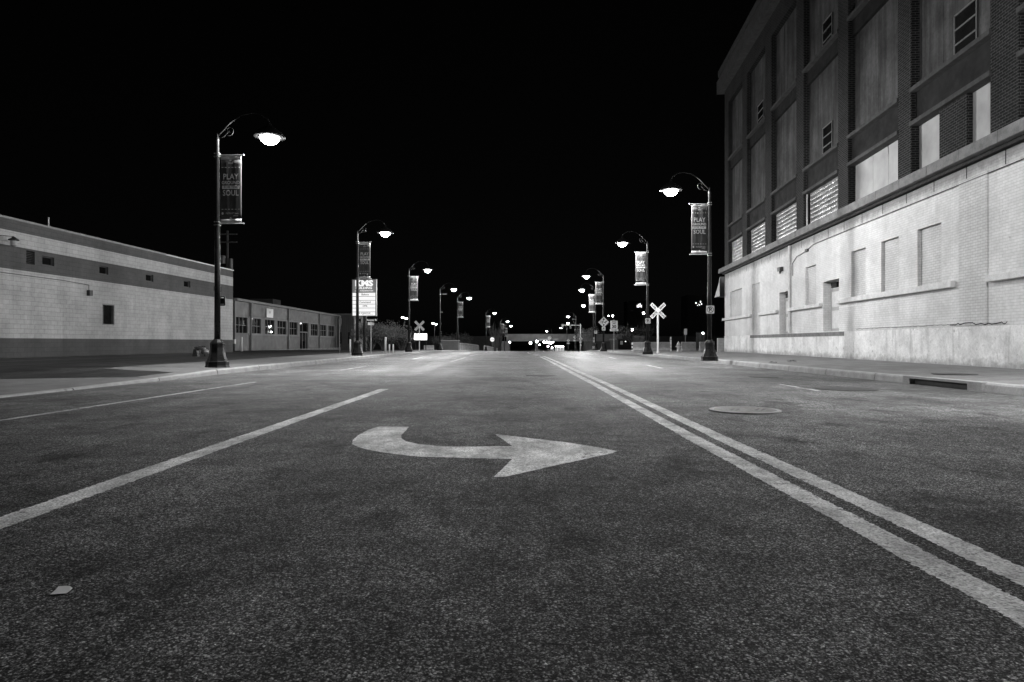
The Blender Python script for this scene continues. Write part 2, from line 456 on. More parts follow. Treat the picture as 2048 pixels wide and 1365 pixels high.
def kerb(name, xf, hf, side, y0, y1, seg, skip=()):
    m = MB(); y = y0
    while y < y1:
        a, b = y+.02, y+seg-.02; y += seg
        if any(a < s1 and b > s0 for s0, s1 in skip):
            for s0, s1 in skip:
                if a < s0 < b: b = s0
                elif a < s1 < b: a = s1
                elif s0 <= a and b <= s1: a = b
            if b-a < .05: continue
        prof = [(0,-.25),(0,0.0),(.018,.75),(.035,.93),(.06,1.0),(.16,1.0),(.16,-.25)]
        vs = []
        for yy in (a, b):
            h = hf(yy)
            for d, t in prof:
                vs.append((xf(yy)+side*d, yy, g(yy)+(h*t if t > 0 else t)))
        n = len(prof)
        fs = [tuple(range(n)), tuple(range(2*n-1,n-1,-1))]+[(i, i+n, i+n+1, i+1) for i in range(n-1)]
        m.add(vs, fs)
    return structure(m.build(name, M['kerb']))
DR = (11.75, 14.15)
kerb('kerb_left', lx, hl, -1, -14, 150, 2.9)
kerb('kerb_right', rx, lambda y:.158, 1, -14, 150, 2.45, skip=(DR,))

# road markings (each a painted sheet 4 mm above the road)
def line(name, pts, wdt, mat, z=.0015):
    m = MB(); dense = []
    for (xa, ya), (xb, yb) in zip(pts, pts[1:]):
        y = ya
        while y < yb:
            t = (y-ya)/(yb-ya); dense.append((xa+(xb-xa)*t, y)); y += max(.009, abs(y)*.006)
    dense.append(pts[-1])
    rnd = random.Random(3); wob = 0
    for i, (x, y) in enumerate(dense):
        wob = wob*.97+rnd.uniform(-.0006,.0006)
        w0 = wdt/2+rnd.uniform(-.010,.006); w1 = wdt/2+rnd.uniform(-.010,.006)
        m.v += [(x-w0+wob, y, g(y)+z), (x+w1+wob, y, g(y)+z)]
        if i: a = 2*i; m.f.append((a-2, a-1, a+1, a))
    return structure(m.build(name, mat))
line('centre_line_paint', [(1.59,-4),(1.58,3),(1.55,6),(1.54,14),(1.48,20),(1.40,32),(1.28,40)], .15, M['paint_y'])
line('centre_line_paint', [(1.84,-4),(1.83,3),(1.80,6),(1.80,14),(1.74,20),(1.66,32),(1.52,42)], .15, M['paint_y'])
line('centre_line_paint', [(1.22,44),(1.05,49)], .13, M['paint_old'])
line('centre_line_paint', [(1.46,45),(1.25,51)], .13, M['paint_old'])
line('centre_line_paint', [(.95,52),(.80,58),(.95,66)], .13, M['paint_old'])
line('turn_lane_line_paint', [(-2.44,-4),(-2.44,12.4)], .17, M['paint'])
for a, b, X in ((30,38,-2.95),(43,52,-3.05),(57,63,-2.9)):
    line('lane_dash_paint', [(X,a),(X,b)], .12, M['paint_old'])
line('lane_line_paint', [(-5.63,-4),(-5.63,14.6)], .10, M['paint_old'])
for y0 in (20.8, 35, 49): line('lane_dash_paint', [(-5.4,y0),(-5.4,y0+3.4)], .11, M['paint_old'])
line('lane_dash_paint', [(5.25,11.9),(5.30,13.9)], .07, M['paint_old'])
for X, y0 in ((4.7,22.3),(5.05,35.5),(5.25,48.5)): line('lane_dash_paint', [(X,y0),(X+.06,y0+3.0)], .12, M['paint'])

# turn arrow
def ground_pt(x, y): Z = F*EYE/(y-CY); return ((x-CX)*Z/F, Z)
arrow_px = [(757,854),(818,854),(812,862),(803,870),(802,876),(812,883),(838,889),(870,892),(905,894),(950,894),
            (1025,893),(990,869),(1060,877),(1130,885),(1200,896),(1234,903),(1225,907),(1160,921),(1100,934),(1038,948),(1012,954),(988,955),(1024,918.5),
            (940,917),(880,915),(838,914),(790,909),(745,902),(720,896),(704,889),(706,880),(718,870),(737,860)]
def arrow_mesh():
    pts = [ground_pt(*p) for p in arrow_px]
    out = []
    rnd = random.Random(5)
    for i, p in enumerate(pts):
        q = pts[(i+1)%len(pts)]
        n = max(1, int(math.dist(p,q)/.05))
        for k in range(n):
            t = k/n; out.append((p[0]+(q[0]-p[0])*t+rnd.uniform(-.004,.004), p[1]+(q[1]-p[1])*t+rnd.uniform(-.007,.007)))
    me = bpy.data.meshes.new('turn_arrow_paint')
    import mathutils.geometry as mg
    vs = [Vector((x,y,.0015)) for x,y in out]
    tris = mg.tessellate_polygon([vs])
    me.from_pydata([tuple(v) for v in vs], [], [tuple(t) for t in tris]); me.update()
    me.materials.append(M['arrow'])
    o = bpy.data.objects.new('turn_arrow_paint', me); COL.objects.link(o)
    if o.data.polygons[0].normal.z < 0: me.flip_normals()
    return structure(o)
arrow_mesh()

# manholes
def disc(r, n, z, mb, c):
    mb.add([(c[0]+r*math.cos(2*math.pi*k/n), c[1]+r*math.sin(2*math.pi*k/n), z) for k in range(n)], [tuple(range(n))])
def manhole(X, Y, r, label, raised=False, z=None):
    z = (g(Y) if z is None else z)+.004
    e = tag(empty('manhole', (X,Y,z)), label, 'manhole cover')
    if raised:
        MB().lathe([(r, -.002),(r, .010),(r-.012,.016),(r-.05,.016),(r-.062,.010),(r-.062,-.002)], 48).build('ring', M['conc'], e)
        MB().lathe([(r-.068,-.002),(r-.068,.011),(0.01,.013)], 48).build('cover', M['cover'], e)
        m = MB()
        for (xa,ya,xb,yb) in ((-.22,-.12,-.10,.10),(-.16,-.14,-.04,.08),(.10,-.1,.22,.12),(.16,-.12,.28,.08)):
            dx, dy = xb-xa, yb-ya; l = math.hypot(dx,dy); nx_, ny_ = -dy/l*.014, dx/l*.014
            m.quad((xa+nx_,ya+ny_,.0145),(xa-nx_,ya-ny_,.0145),(xb-nx_,yb-ny_,.0145),(xb+nx_,yb+ny_,.0145))
        m.build('rib', M['iron'], e)
    else:
        MB().lathe([(r,-.002),(r,.004),(r-.04,.005),(.01,.005)], 40).build('cover', M['iron'], e)
    return e
manhole(2.80, 8.45, .43, 'round manhole cover with raised pale rim in the nearest right lane', True)
manhole(5.95, 12.4, .52, 'wide dark manhole cover nearest the storm drain in the outer right lane')
manhole(6.0, 16.7, .34, 'small dark cover near the right kerb beyond the storm drain')
manhole(.57, 17.5, .38, 'dark flat cover at the pavement joint just left of the double line')
manhole(9.2, 14.4, .42, 'dark round cover set in the right pavement behind the storm drain', z=.175)

# storm drain inlet in the right kerb
e = tag(empty('storm_drain', (rx(13), (DR[0]+DR[1])/2, 0)), 'kerbside storm drain with a wide dark opening below its concrete lintel', 'storm drain')
L = (DR[1]-DR[0])/2
MB().box(-.05,.16,-L,L,.115,.160).build('lintel', M['kerb'], e)
MB().box(-.05,.16,-L,-L+.38,-.1,.113).build('wing', M['kerb'], e)
MB().box(-.05,.16,L-.22,L,-.1,.113).build('wing', M['kerb'], e)
MB().box(.05,.158,-L+.38,L-.22,-.1,.113).build('opening', M['cmu_d'], e)

# ------------------------------------------------------------------ street lamps
def octa(r): return r/math.cos(math.pi/8)
def make_lamp():
    e = empty('street_lamp')
    b = MB()
    prof = [(.30,0),(.30,.03),(.285,.045),(.285,.16),(.26,.175),(.215,.30),(.185,.42),(.175,.55),(.18,.66),(.165,.70),(.12,.76),(.085,.79)]
    b.lathe([(octa(r),z) for r,z in prof], 8, ph=math.pi/8)
    o = b.build('base', M['steel'], e)
    mod = o.modifiers.new('b','BEVEL'); mod.width = .006; mod.segments = 1; mod.limit_method = 'ANGLE'
    MB().lathe([(.082,.78),(.078,2.5),(.064,4.5),(.048,6.35),(.055,6.36),(.055,6.42),(.035,6.44),(.035,6.50),(.02,6.56),(.004,6.60)], 16).build('pole', M['steel'], e, True)
    pts = [(0,0,6.46),(.16,0,6.62),(.38,0,6.86),(.65,0,7.04),(.95,0,7.12),(1.22,0,7.08),(1.40,0,6.96),(1.46,0,6.82)]
    a = MB().tube(pts, [.024,.022,.021,.02,.02,.02,.022,.026], 8)
    sc = []
    for i in range(22):
        t = i/21; an = math.pi*1.1+t*math.pi*2.6; rr = .16*(1-t*.75)
        sc.append((.34+rr*math.cos(an)*.9, 0, 6.62+rr*math.sin(an)))
    a.tube(sc, .009, 6)
    a.tube([(.05,0,6.40),(.2,0,6.46),(.34,0,6.62)], .010, 6)
    a.build('arm', M['steel'], e, True)
    h = MB().lathe([(.035,.30),(.05,.26),(.07,.20),(.16,.14),(.36,.0),(.43,-.10),(.425,-.115)][::-1], 24, (1.46,0,6.55)).build('luminaire', M['steel'], e, True)
    MB().lathe([(.004,-.315),(.08,-.308),(.16,-.275),(.23,-.21),(.27,-.12),(.28,0)], 24, (1.46,0,6.545)).build('globe', M['globe'], h, True)
    return e
LIGHT = bpy.data.lights.new('lamp_light', 'POINT'); LIGHT.energy = LAMP_W; LIGHT.shadow_soft_size = .13
proto = make_lamp()
lamps = []
def place_lamp(X, Y, side, label):
    e = proto if not lamps else copy_tree(proto)
    e.location = (X, Y, g(Y)+.15); e.rotation_euler = (0,0, 0 if side < 0 else math.pi)
    tag(e, label, 'street lamp', 'street lamps along both kerbs')
    o = bpy.data.objects.new('lamp_light', LIGHT); COL.objects.link(o); o.parent = e; o.location = (1.46,0,6.20)
    lamps.append(e); return e
ordn = ['nearest','second','third','fourth','fifth','sixth','seventh','eighth']
LEFT = [(px(435,19.1),19.1,1),(px(715,35.8),35.8,1),(px(818,53.5),53.5,1),(px(880,72),72,2),(px(915,84),84,1),(px(972,115),115,1),(px(1001,140),140,1),(px(1009,156),156,1)]
RIGHT = [(px(1419,25.8),25.8,1),(px(1295,39.5),39.5,1),(px(1207,58.4),58.4,1),(px(1191,72.5),72.5,1),(px(1187,98),98,0),(px(1152,125),125,2),(px(1150,146),146,0),(px(1134,165),165,0),(px(1104,188),188,0)]
for i, (X, Y, b) in enumerate(LEFT):
    place_lamp(X, Y, -1, 'tall black street lamp, %s from the camera on the left kerb' % ordn[i])
for i, (X, Y, b) in enumerate(RIGHT):
    place_lamp(X, Y, 1, 'tall black street lamp, %s from the camera on the right kerb' % (ordn+['last'])[i])
# the next lamps of the same rows, just outside the frame, light the foreground
place_lamp(8.75, 9.6, 1, 'street lamp just outside the frame on the right pavement')

# ------------------------------------------------------------------ banners
def make_banner(mirror=False):
    e = empty('street_banner'); s = -1 if mirror else 1
    # cloth between x .09 and .69 with soft folds
    x0, x1, z0, z1 = .085, .685, 4.03, 5.92
    nx, nz = 24, 14
    def surf(name, za, zb, mat, par, rows, off=0.0):
        m = MB()
        for j in range(rows+1):
            z = za+(zb-za)*j/rows
            for i in range(nx+1):
                x = x0+(x1-x0)*i/nx
                k = .004*math.sin(i*.55+.7)+.0015*math.sin(i*1.3+j*.2)
                m.v.append((s*x, k+off, z))
        for j in range(rows):
            for i in range(nx):
                a = j*(nx+1)+i; m.f.append((a,a+1,a+nx+2,a+nx+1))
        o = m.build(name, mat, par, True)
        sm = o.modifiers.new('s','SOLIDIFY'); sm.thickness = .003; sm.offset = 0
        return o
    cloth = surf('cloth', z0+.12, z1-.12, M['banner'], e, nz)
    surf('top_band', z1-.12, z1, M['banner_l'], e, 2)
    surf('bottom_band', z0, z0+.12, M['banner_l'], e, 2)
    br = MB()
    for z in (z1+.012, z0-.012):
        br.tube([(s*.03,0,z),(s*.74,0,z)], .012, 8).box(-.07,.07,-.07,.07,z-.05,z-.035).box(-.07,.07,-.07,.07,z+.035,z+.05)
        br.tube([(s*.74,0,z),(s*.765,0,z)], .02, 8)
    br.build('bracket', M['galv'], e)
    t = MB(); xc = s*(x0+x1)/2; Y = -.016
    put_text(t, 'PLAY', xc, 5.32, .225, Y, bold=.002, sx=.86)
    put_text(t, 'GROUND', xc, 5.155, .128, Y, bold=.002, sx=.92)
    bw2 = .245
    t.box(xc-bw2, xc+bw2, Y, Y+.004, 4.985, 5.075)
    put_text(t, 'SOUL', xc, 4.865, .225, Y, bold=.002, sx=.82)
    for zz in (5.585, 4.415):
        for k in range(6):
            a = xc-.26+k*.094; t.box(a, a+.05, Y, Y+.003, zz-.006, zz+.006)
    put_text(t, 'DISH', xc, 5.70, .06, Y, bold=.001)
    put_text(t, 'INTRUST Bank', xc+.045, 4.30, .065, Y, sx=.9)
    put_text(t, 'Arena', xc+.15, 4.235, .055, Y)
    t.add([(xc-.23+.028*math.cos(k*.7854), Y, 4.30+.036*math.sin(k*.7854)) for k in range(8)], [tuple(range(8))])
    # little tab under the top band and over the bottom band
    t.add([(xc+.035*math.cos(math.pi+k*math.pi/8), Y, z1-.12+.035*math.sin(math.pi+k*math.pi/8)) for k in range(9)], [tuple(range(9))])
    t.add([(xc+.035*math.cos(k*math.pi/8), Y, z0+.12+.035*math.sin(k*math.pi/8)) for k in range(9)], [tuple(range(9))])
    t.build('lettering', M['letter'], cloth)
    d = MB(); put_text(d, 'FOR THE', xc, 5.03, .085, Y-.003, bold=.001, sx=1.12); d.build('dark_lettering', M['black'], cloth)
    return e
bl = make_banner(False); br_ = make_banner(True); nb = [0,0]
def place_banner(X, Y, right, label):
    k = 1 if right else 0; src = br_ if right else bl
    e = src if nb[k] == 0 else copy_tree(src); nb[k] += 1
    e.location = (X, Y, g(Y)+.15); e.rotation_euler = (0,0,random.uniform(-.14,.14))
    tag(e, label, 'banner', 'banners on the street lamps'); return e
for i, (X, Y, b) in enumerate(LEFT):
    if b == 1: place_banner(X, Y, False, 'dark lettered banner hanging on the %s street lamp of the left kerb' % ordn[i])
for i, (X, Y, b) in enumerate(RIGHT):
    if b == 1: place_banner(X, Y, True, 'dark lettered banner hanging on the %s street lamp of the right kerb' % ordn[i])
for (X, Y, s, nm) in ((LEFT[3][0],LEFT[3][1],1,'fourth street lamp of the left kerb'),(RIGHT[5][0],RIGHT[5][1],-1,'sixth street lamp of the right kerb')):
    e = tag(empty('banner_bracket', (X,Y,g(Y)+.15)), 'bare banner bar without a banner on the '+nm, 'bracket')
    MB().tube([(s*.03,0,5.93),(s*.76,0,5.93)], .014, 8).box(-.07,.07,-.07,.07,5.88,5.895).build('bar', M['galv'], e)
    MB().tube([(s*.03,0,4.03),(s*.30,0,4.03)], .014, 8).build('clamp', M['galv'], e)

# ------------------------------------------------------------------ small signs
def rrect(w, h, r=.03, n=4):
    pts = []
    for cx_, cz_, a0 in ((w/2-r,h/2-r,0),(-w/2+r,h/2-r,90),(-w/2+r,-h/2+r,180),(w/2-r,-h/2+r,270)):
        for k in range(n+1):
            a = R(a0+90*k/n); pts.append((cx_+r*math.cos(a), cz_+r*math.sin(a)))
    return pts
def ringgeo(mb, r0, r1, xc, zc, y, n=28):
    vs = [(xc+r*math.cos(2*math.pi*k/n), y, zc+r*math.sin(2*math.pi*k/n)) for r in (r0,r1) for k in range(n)]
    mb.add(vs, [(k,(k+1)%n,n+(k+1)%n,n+k) for k in range(n)])
def no_parking(X, Y, z, label, back=False, size=.30, name='parking_sign'):
    e = tag(empty(name, (X, Y-.11 if not back else Y+.11, z), math.pi if back else 0), label, 'sign', 'parking signs on the lamp posts')
    MB().prism(rrect(size,size), 0, .004).build('plate', M['sign_w'] , e)
    MB().box(-.10,.10,.006,.02,.08,.10).box(-.10,.10,.006,.02,-.10,-.08).box(-.095,-.08,.006,.16,.082,.098).box(.08,.095,.006,.16,.082,.098).build('clamp', M['galv'], e)
    t = MB(); put_text(t, 'P', 0, -.003, size*.72, -.003, bold=.009)
    ringgeo(t, size*.36, size*.42, 0, 0, -.003)
    a = size*.36*.707; ww = .007
    t.quad((-a-ww,-.0045,a-ww),(-a+ww,-.0045,a+ww),(a+ww,-.0045,-a+ww),(a-ww,-.0045,-a-ww))
    t.build('symbol', M['black'], e)
    if back: MB().prism(rrect(size*.98,size*.98), .0045, .006).build('back', M['steel'], e)
    return e
for i in (0, 1, 2, 3):
    X, Y, b = RIGHT[i]
    no_parking(X, Y, g(Y)+.15+1.93, 'square white no parking sign on the %s lamp post of the right kerb' % ordn[i])
for i in (0, 1, 2, 3, 4):
    X, Y, b = LEFT[i]
    no_parking(X+.04, Y, g(Y)+.15+1.86, 'small sign seen from behind on the %s lamp post of the left kerb' % ordn[i], back=True, size=.27)

def diamond(mb, r, y0, y1, xc=0, zc=0): mb.prism([(xc+r,zc),(xc,zc+r),(xc-r,zc),(xc,zc-r)], y0, y1)
def clearance_sign(X, Y, z, r, label):
    e = tag(empty('clearance_sign', (X,Y,z)), label, 'sign')
    m = MB(); diamond(m, r, 0, .004); m.build('plate', M['sign_w'], e)
    t = MB()
    # border
    for a, b in (((r*.93,0),(0,r*.93)),((0,r*.93),(-r*.93,0)),((-r*.93,0),(0,-r*.93)),((0,-r*.93),(r*.93,0))):
        k = .955; t.quad((a[0],-.003,a[1]),(b[0],-.003,b[1]),(b[0]*k,-.003,b[1]*k),(a[0]*k,-.003,a[1]*k))
    put_text(t, "12'-0\"", 0, 0, r*.62, -.003, bold=r*.03, sx=.88)
    for s in (1,-1):
        t.add([(0,-.003,s*r*.30),(-r*.26,-.003,s*r*.52),(r*.26,-.003,s*r*.52)], [(0,1,2)])
        t.box(-r*.09,r*.09,-.004,-.002,min(s*r*.5,s*r*.72),max(s*r*.5,s*r*.72))
    t.build('lettering', M['black'], e); return e
X, Y, b = RIGHT[2]
clearance_sign(X, Y-.13, pz(645,Y), .47, "diamond low clearance sign reading 12'-0\" on the third right lamp post")

def post(mb, X, Y, z0, z1, r=.03): mb.tube([(X,Y,z0),(X,Y,z1)], r, 8)
# speed limit sign
Y = 56.5; X = px(1228,Y)
e = tag(empty('speed_limit_sign', (X,Y,g(Y)+.15)), 'white speed limit 30 sign with an arrow plate below on a thin post', 'sign')
MB().tube([(0,.05,-.05),(0,.05,2.65)], .03, 8).build('post', M['galv'], e)
zc = pz(650,Y)-g(Y)-.15
MB().prism(rrect(.60,.68), -.004, 0).xf(Matrix.Translation((0,0,zc))).build('plate', M['sign_w'], e)
t = MB(); put_text(t,'SPEED',0,zc+.23,.15,-.007,bold=.003); put_text(t,'LIMIT',0,zc+.09,.15,-.007,bold=.003); put_text(t,'30',0,zc-.16,.36,-.007,bold=.016)
t.build('lettering', M['black'], e)
za = pz(660.8,Y)-g(Y)-.15
MB().prism(rrect(.72,.16), -.004, 0).xf(Matrix.Translation((0,0,za))).build('arrow_plate', M['sign_w'], e)
MB().box(-.2,.12,-.007,-.005,za-.015,za+.015).add([(.12,-.006,za+.05),(.12,-.006,za-.05),(.24,-.006,za)],[(0,1,2)]).build('arrow', M['black'], e)

# railroad crossbucks
def crossbuck(X, Y, zc, Lb, label, back=False, post_r=.05):
    e = tag(empty('railroad_crossing_sign', (X,Y,g(Y)+.15), math.pi if back else 0), label, 'crossing sign', 'railroad crossing signs')
    h = zc-g(Y)-.15
    MB().tube([(0,.06,-.05),(0,.06,h-.05)], post_r, 10).box(-post_r-.015,post_r+.015,.03,.13,-.05,.12).build('post', M['white'], e)
    m1 = MB().prism([(-Lb/2,-.115),(Lb/2,-.115),(Lb/2,.115),(-Lb/2,.115)], -.004, 0).xf(Matrix.Translation((0,0,h)) @ Matrix.Rotation(R(45),4,'Y'))
    m2 = MB().prism([(-Lb/2,-.115),(Lb/2,-.115),(Lb/2,.115),(-Lb/2,.115)], -.009, -.005).xf(Matrix.Translation((0,0,h)) @ Matrix.Rotation(R(-45),4,'Y'))
    mat = M['sign_w'] if not back else M['sign_g']
    m1.build('blade', mat, e); m2.build('blade', mat, e)
    t = MB(); d = .7071
    def tt(s, u, rot, y):
        put_text(t, s, u*math.cos(rot), h+u*math.sin(rot), .185, y, bold=.008, rot=rot)
    tt('RAIL', -.37*Lb/1.22, R(-45), -.007); tt('ROAD', .37*Lb/1.22, R(-45), -.007)
    tt('CROS', -.33*Lb/1.22, R(45), -.0125); tt('SING', .36*Lb/1.22, R(45), -.0125)
    t.build('lettering', M['black'], e); return e
Y = 44; crossbuck(px(1316,Y), Y, pz(622,Y), 1.25, 'white railroad crossing crossbuck with lettering beside the second right lamp post', post_r=.065)
Y = 66; crossbuck(px(839,Y), Y, pz(652,Y), 1.2, 'railroad crossbuck seen from behind in front of the blank lit sign', True, .045)

# diamonds on posts near the underpass
def small_diamond(px_x, py, Y, r, label, plates, sym='walk'):
    X = px(px_x,Y); z = pz(py,Y); gz = g(Y)+.15
    e = tag(empty('warning_sign', (X,Y,gz)), label, 'sign', 'warning signs before the underpass')
    MB().tube([(0,.03,-.05),(0,.03,z-gz)], .03, 6).build('post', M['galv_d'], e)
    m = MB(); diamond(m, r, -.004, 0, 0, z-gz); m.build('plate', M['sign_w'], e)
    t = MB(); zc = z-gz
    if sym == 'walk':
        t.add([(.05*math.cos(k*.785),-.008,zc+.2+.05*math.sin(k*.785)) for k in range(8)],[tuple(range(8))])
        t.box(-.04,.04,-.008,-.006,zc-.03,zc+.14).box(-.12,-.05,-.008,-.006,zc-.24,zc-.03).box(.03,.1,-.008,-.006,zc-.24,zc-.03).box(-.13,.13,-.008,-.006,zc+.05,zc+.08)
    else:
        t.box(-.03,.03,-.008,-.006,zc-.2,zc+.05).add([(-.12,-.007,zc+.04),(.12,-.007,zc+.04),(0,-.007,zc+.22)],[(0,1,2)])
    t.build('symbol', M['black'], e)
    for (py2, w_, h_) in plates:
        MB().prism(rrect(w_,h_,.02), -.004, 0).xf(Matrix.Translation((0,0,pz(py2,Y)-gz))).build('plate', M['sign_w'], e)
small_diamond(1161.5,678,118,.36,'diamond walker sign below the traffic signal post, two plates under it',[(684.6,.42,.2),(690.5,.22,.28)])
small_diamond(1150,675,125,.36,'diamond sign left of the walker sign, one wide plate under it',[(681.5,.6,.3)],'arrow')
small_diamond(1136.5,681.5,140,.33,'leftmost and lowest diamond sign on the right side before the underpass',[(687,.52,.25)],'arrow')
e = tag(empty('small_sign', (px(1188,90),90,g(90)+.15)), 'thin post with two small grey plates behind the fourth right lamp post', 'sign')
MB().tube([(0,.03,-.05),(0,.03,1.75)], .025, 6).build('post', M['galv_d'], e)
for z in (1.55,1.17): MB().prism(rrect(.24,.3), -.004, 0).xf(Matrix.Translation((0,0,z))).build('plate', M['sign_g'], e)
Y = 62; e = tag(empty('small_sign', (px(1371,Y),Y,g(Y)+.15)), 'narrow grey upright sign on a post behind the concrete barriers', 'sign')
MB().tube([(0,.03,-.05),(0,.03,2.0)], .03, 6).build('post', M['galv_d'], e)
zc = pz(664,Y)-g(Y)-.15; MB().prism(rrect(.27,.54), -.004, 0).xf(Matrix.Translation((0,0,zc))).build('plate', M['sign_g'], e)

# stop sign seen nearly edge on, street name sign, round sign
Y = 46; e = tag(empty('stop_sign', (px(680,Y),Y,g(Y)+.12), R(118)), 'white back of an octagonal stop sign before the low building', 'sign')
zc = pz(643.5,Y)-g(Y)-.12
MB().tube([(0,.03,-.05),(0,.03,zc)], .028, 8).build('post', M['galv_d'], e)
MB().prism([(.39*math.cos(R(22.5+45*k)), .39*math.sin(R(22.5+45*k))) for k in range(8)], -.004, 0).xf(Matrix.Translation((0,0,zc))).build('plate', M['sign_w'], e)
Y = 118; e = tag(empty('stop_sign', (px(984.5,Y),Y,g(Y)+.15)), 'octagonal sign between the sixth and seventh left lamp posts', 'sign')
zc = pz(679.5,Y)-g(Y)-.15
MB().tube([(0,.03,-.05),(0,.03,zc)], .03, 8).build('post', M['galv_d'], e)
MB().prism([(.38*math.cos(R(22.5+45*k)), .38*math.sin(R(22.5+45*k))) for k in range(8)], -.004, 0).xf(Matrix.Translation((0,0,zc))).build('plate', M['sign_w'], e)
t = MB(); put_text(t,'STOP',0,zc,.26,-.008,bold=.006); t.build('lettering', M['black'], e)
Y = 42; e = tag(empty('street_name_sign', (px(742,Y),Y,g(Y)+.15)), 'thin post with two crossed street name blades right of the tenant sign', 'sign')
za, zb = pz(640.5,Y)-g(Y)-.15, pz(648,Y)-g(Y)-.15
MB().tube([(0,0,-.05),(0,0,za-.1)], .028, 8).build('post', M['galv'], e)
MB().prism(rrect(.72,.17,.02), -.004, .0).xf(Matrix.Translation((.05,-.03,za))).build('name_blade', M['steel'], e)
t = MB(); put_text(t,'Rooney St',.05,za,.15,-.037,bold=.002); t.build('lettering', M['white'], e)
MB().prism(rrect(.70,.17,.02), -.002, .002).xf(Matrix.Translation((0,0,zb)) @ Matrix.Rotation(R(68),4,'Z')).build('name_blade', M['sign_g'], e)

# ------------------------------------------------------------------ tenant sign (internally lit)
Y = 54; X = px(728,Y)
e = tag(empty('tenant_sign', (X,Y,g(Y)+.1), R(-7)), 'tall lit tenant sign with white panels on a black pole left of the street', 'sign')
zt, zb = pz(559,Y)-g(Y)-.1, pz(633,Y)-g(Y)-.1
MB().tube([(0,.12,-.1),(0,.12,zb+.05)], .11, 10).tube([(0,.12,0),(0,.12,.06)], .2, 10).build('pole', M['steel'], e)
MB().box(-.99,.99,0,.26,zb,zt).build('cabinet', M['galv_d'], e)
H = zt-zb; hd = H*.36
MB().box(-.93,.93,-.012,-.002,zt-hd,zt-.05).build('header_panel', M['signlit_d'], e)
t = MB(); put_text(t,'KMS',0,zt-.34,.62,-.016,bold=.035,sx=1.25); put_text(t,'BUILDING',0,zt-.70,.24,-.016,bold=.008,sx=1.25); put_text(t,'124 S. WASHINGTON',0,zt-.92,.15,-.016,bold=.003,sx=1.05)
t.build('lettering', M['signlit'], e)
rows = ['Bakery','','Command','SPIN','','NW MAINTENANCE','   FOR']
n = 6; rh = (H-hd-.04)/n
txt = ['Bakery', '', 'Command', 'DPIK', '', 'S.W. WAREHOUSE']
for k in range(n):
    z1 = zt-hd-.02-k*rh; z0 = z1-rh+.035
    p = MB().box(-.93,.93,-.012,-.002,z0,z1).build('tenant_panel', M['signlit'], e)
    t = MB()
    if txt[k]: put_text(t, txt[k], (.1 if k < 5 else .0), (z0+z1)/2+(.05 if k == 5 else 0), .22 if k in (0,2) else (.19 if k==3 else .13), -.016, bold=.003)
    if k == 5:
        t.box(-.05,.75,-.016,-.014,z0+.06,z0+.075).add([(-.05,-.015,z0+.03),(-.05,-.015,z0+.105),(-.14,-.015,z0+.067)],[(0,1,2)])
    if t.v: t.build('lettering', M['black'], p)

# blank lit sign and its posts
Y = 88; X = px(841,Y); gz = g(Y)+.1
e = tag(empty('lit_sign', (X,Y,gz)), 'blank brightly lit rectangular sign behind the left crossbuck', 'sign')
z0, z1 = pz(680,Y)-gz, pz(668,Y)-gz; hw = 13*Y/F
MB().box(-hw,hw,0,.2,z0-.03,z1+.03).build('cabinet', M['galv_d'], e)
MB().box(-hw+.03,hw-.03,-.012,-.002,z0,z1).build('face', M['signwhite'], e)
MB().box(-hw+.1,-hw+.2,.05,.15,-.1,z0-.03).box(hw-.2,hw-.1,.05,.15,-.1,z0-.03).build('post', M['steel'], e)

# ------------------------------------------------------------------ wall helper
def wall_holes(mb, u0, u1, z0, z1, holes, y0=0.0):
    """front face at y=y0 with rectangular recesses (a,b,c,d,depth); jambs are modelled, backs left open"""
    us = sorted(set([u0,u1]+[h[0] for h in holes]+[h[1] for h in holes])); zs = sorted(set([z0,z1]+[h[2] for h in holes]+[h[3] for h in holes]))
    for a, b in zip(us, us[1:]):
        for c, d in zip(zs, zs[1:]):
            mu, mz = (a+b)/2, (c+d)/2
            if any(h[0] < mu < h[1] and h[2] < mz < h[3] for h in holes): continue
            mb.quad((a,y0,c),(b,y0,c),(b,y0,d),(a,y0,d))
    for a,b,c,d,dp in holes:
        y1 = y0+dp
        mb.quad((a,y0,c),(a,y0,d),(a,y1,d),(a,y1,c)); mb.quad((b,y0,d),(b,y0,c),(b,y1,c),(b,y1,d))
        mb.quad((a,y0,c),(a,y1,c),(b,y1,c),(b,y0,c)); mb.quad((a,y0,d),(b,y0,d),(b,y1,d),(a,y1,d))

# ------------------------------------------------------------------ big warehouse on the right
NW = math.hypot(1, WB)
WH = empty('warehouse', (14.26, 47.2, 0), math.atan2(-1/NW, -WB/NW))
tag(WH, 'four storey brick warehouse with white painted ground floor and boarded windows', 'building')
def uz(Z): return (47.2-Z)*NW
UE = 58.0   # length
E_ = EYE
gh = []     # ground floor openings
def gopen(a, b, c, d, dp): gh.append((a,b,c,d,dp))
wins = [(1.5,4.85,2.35,4.22),(16.4,17.75,2.45,4.22),(21.5,22.75,2.53,4.26),(24.0,25.25,2.53,4.27),(26.45,27.8,2.53,4.28),(32.2,33.6,2.53,4.28),(35,36.4,2.53,4.28)]
for a,b,c,d in wins: gopen(a,b,c,d,.11)
gopen(7.25,8.9,1.3,4.22,.07)
gopen(12.5,14.05,1.26,3.36,.30)
gopen(18.6,20.3,1.30,3.38,.30)
wall = MB(); wall_holes(wall, 0, UE, 1.27, 5.63, [h for h in gh if h[2] >= 1.27] + [(12.5,14.05,1.27,3.36,.30)])
wall.quad((0,0,0),(0,0,5.63),(0,14,5.63),(0,14,0))
wall.build('ground_floor_wall', M['white_brick'], WH)
pl = MB().box(0.002, UE, -.03, .2, -.2, 1.268)
pl.build('plinth', M['plinth'], WH)
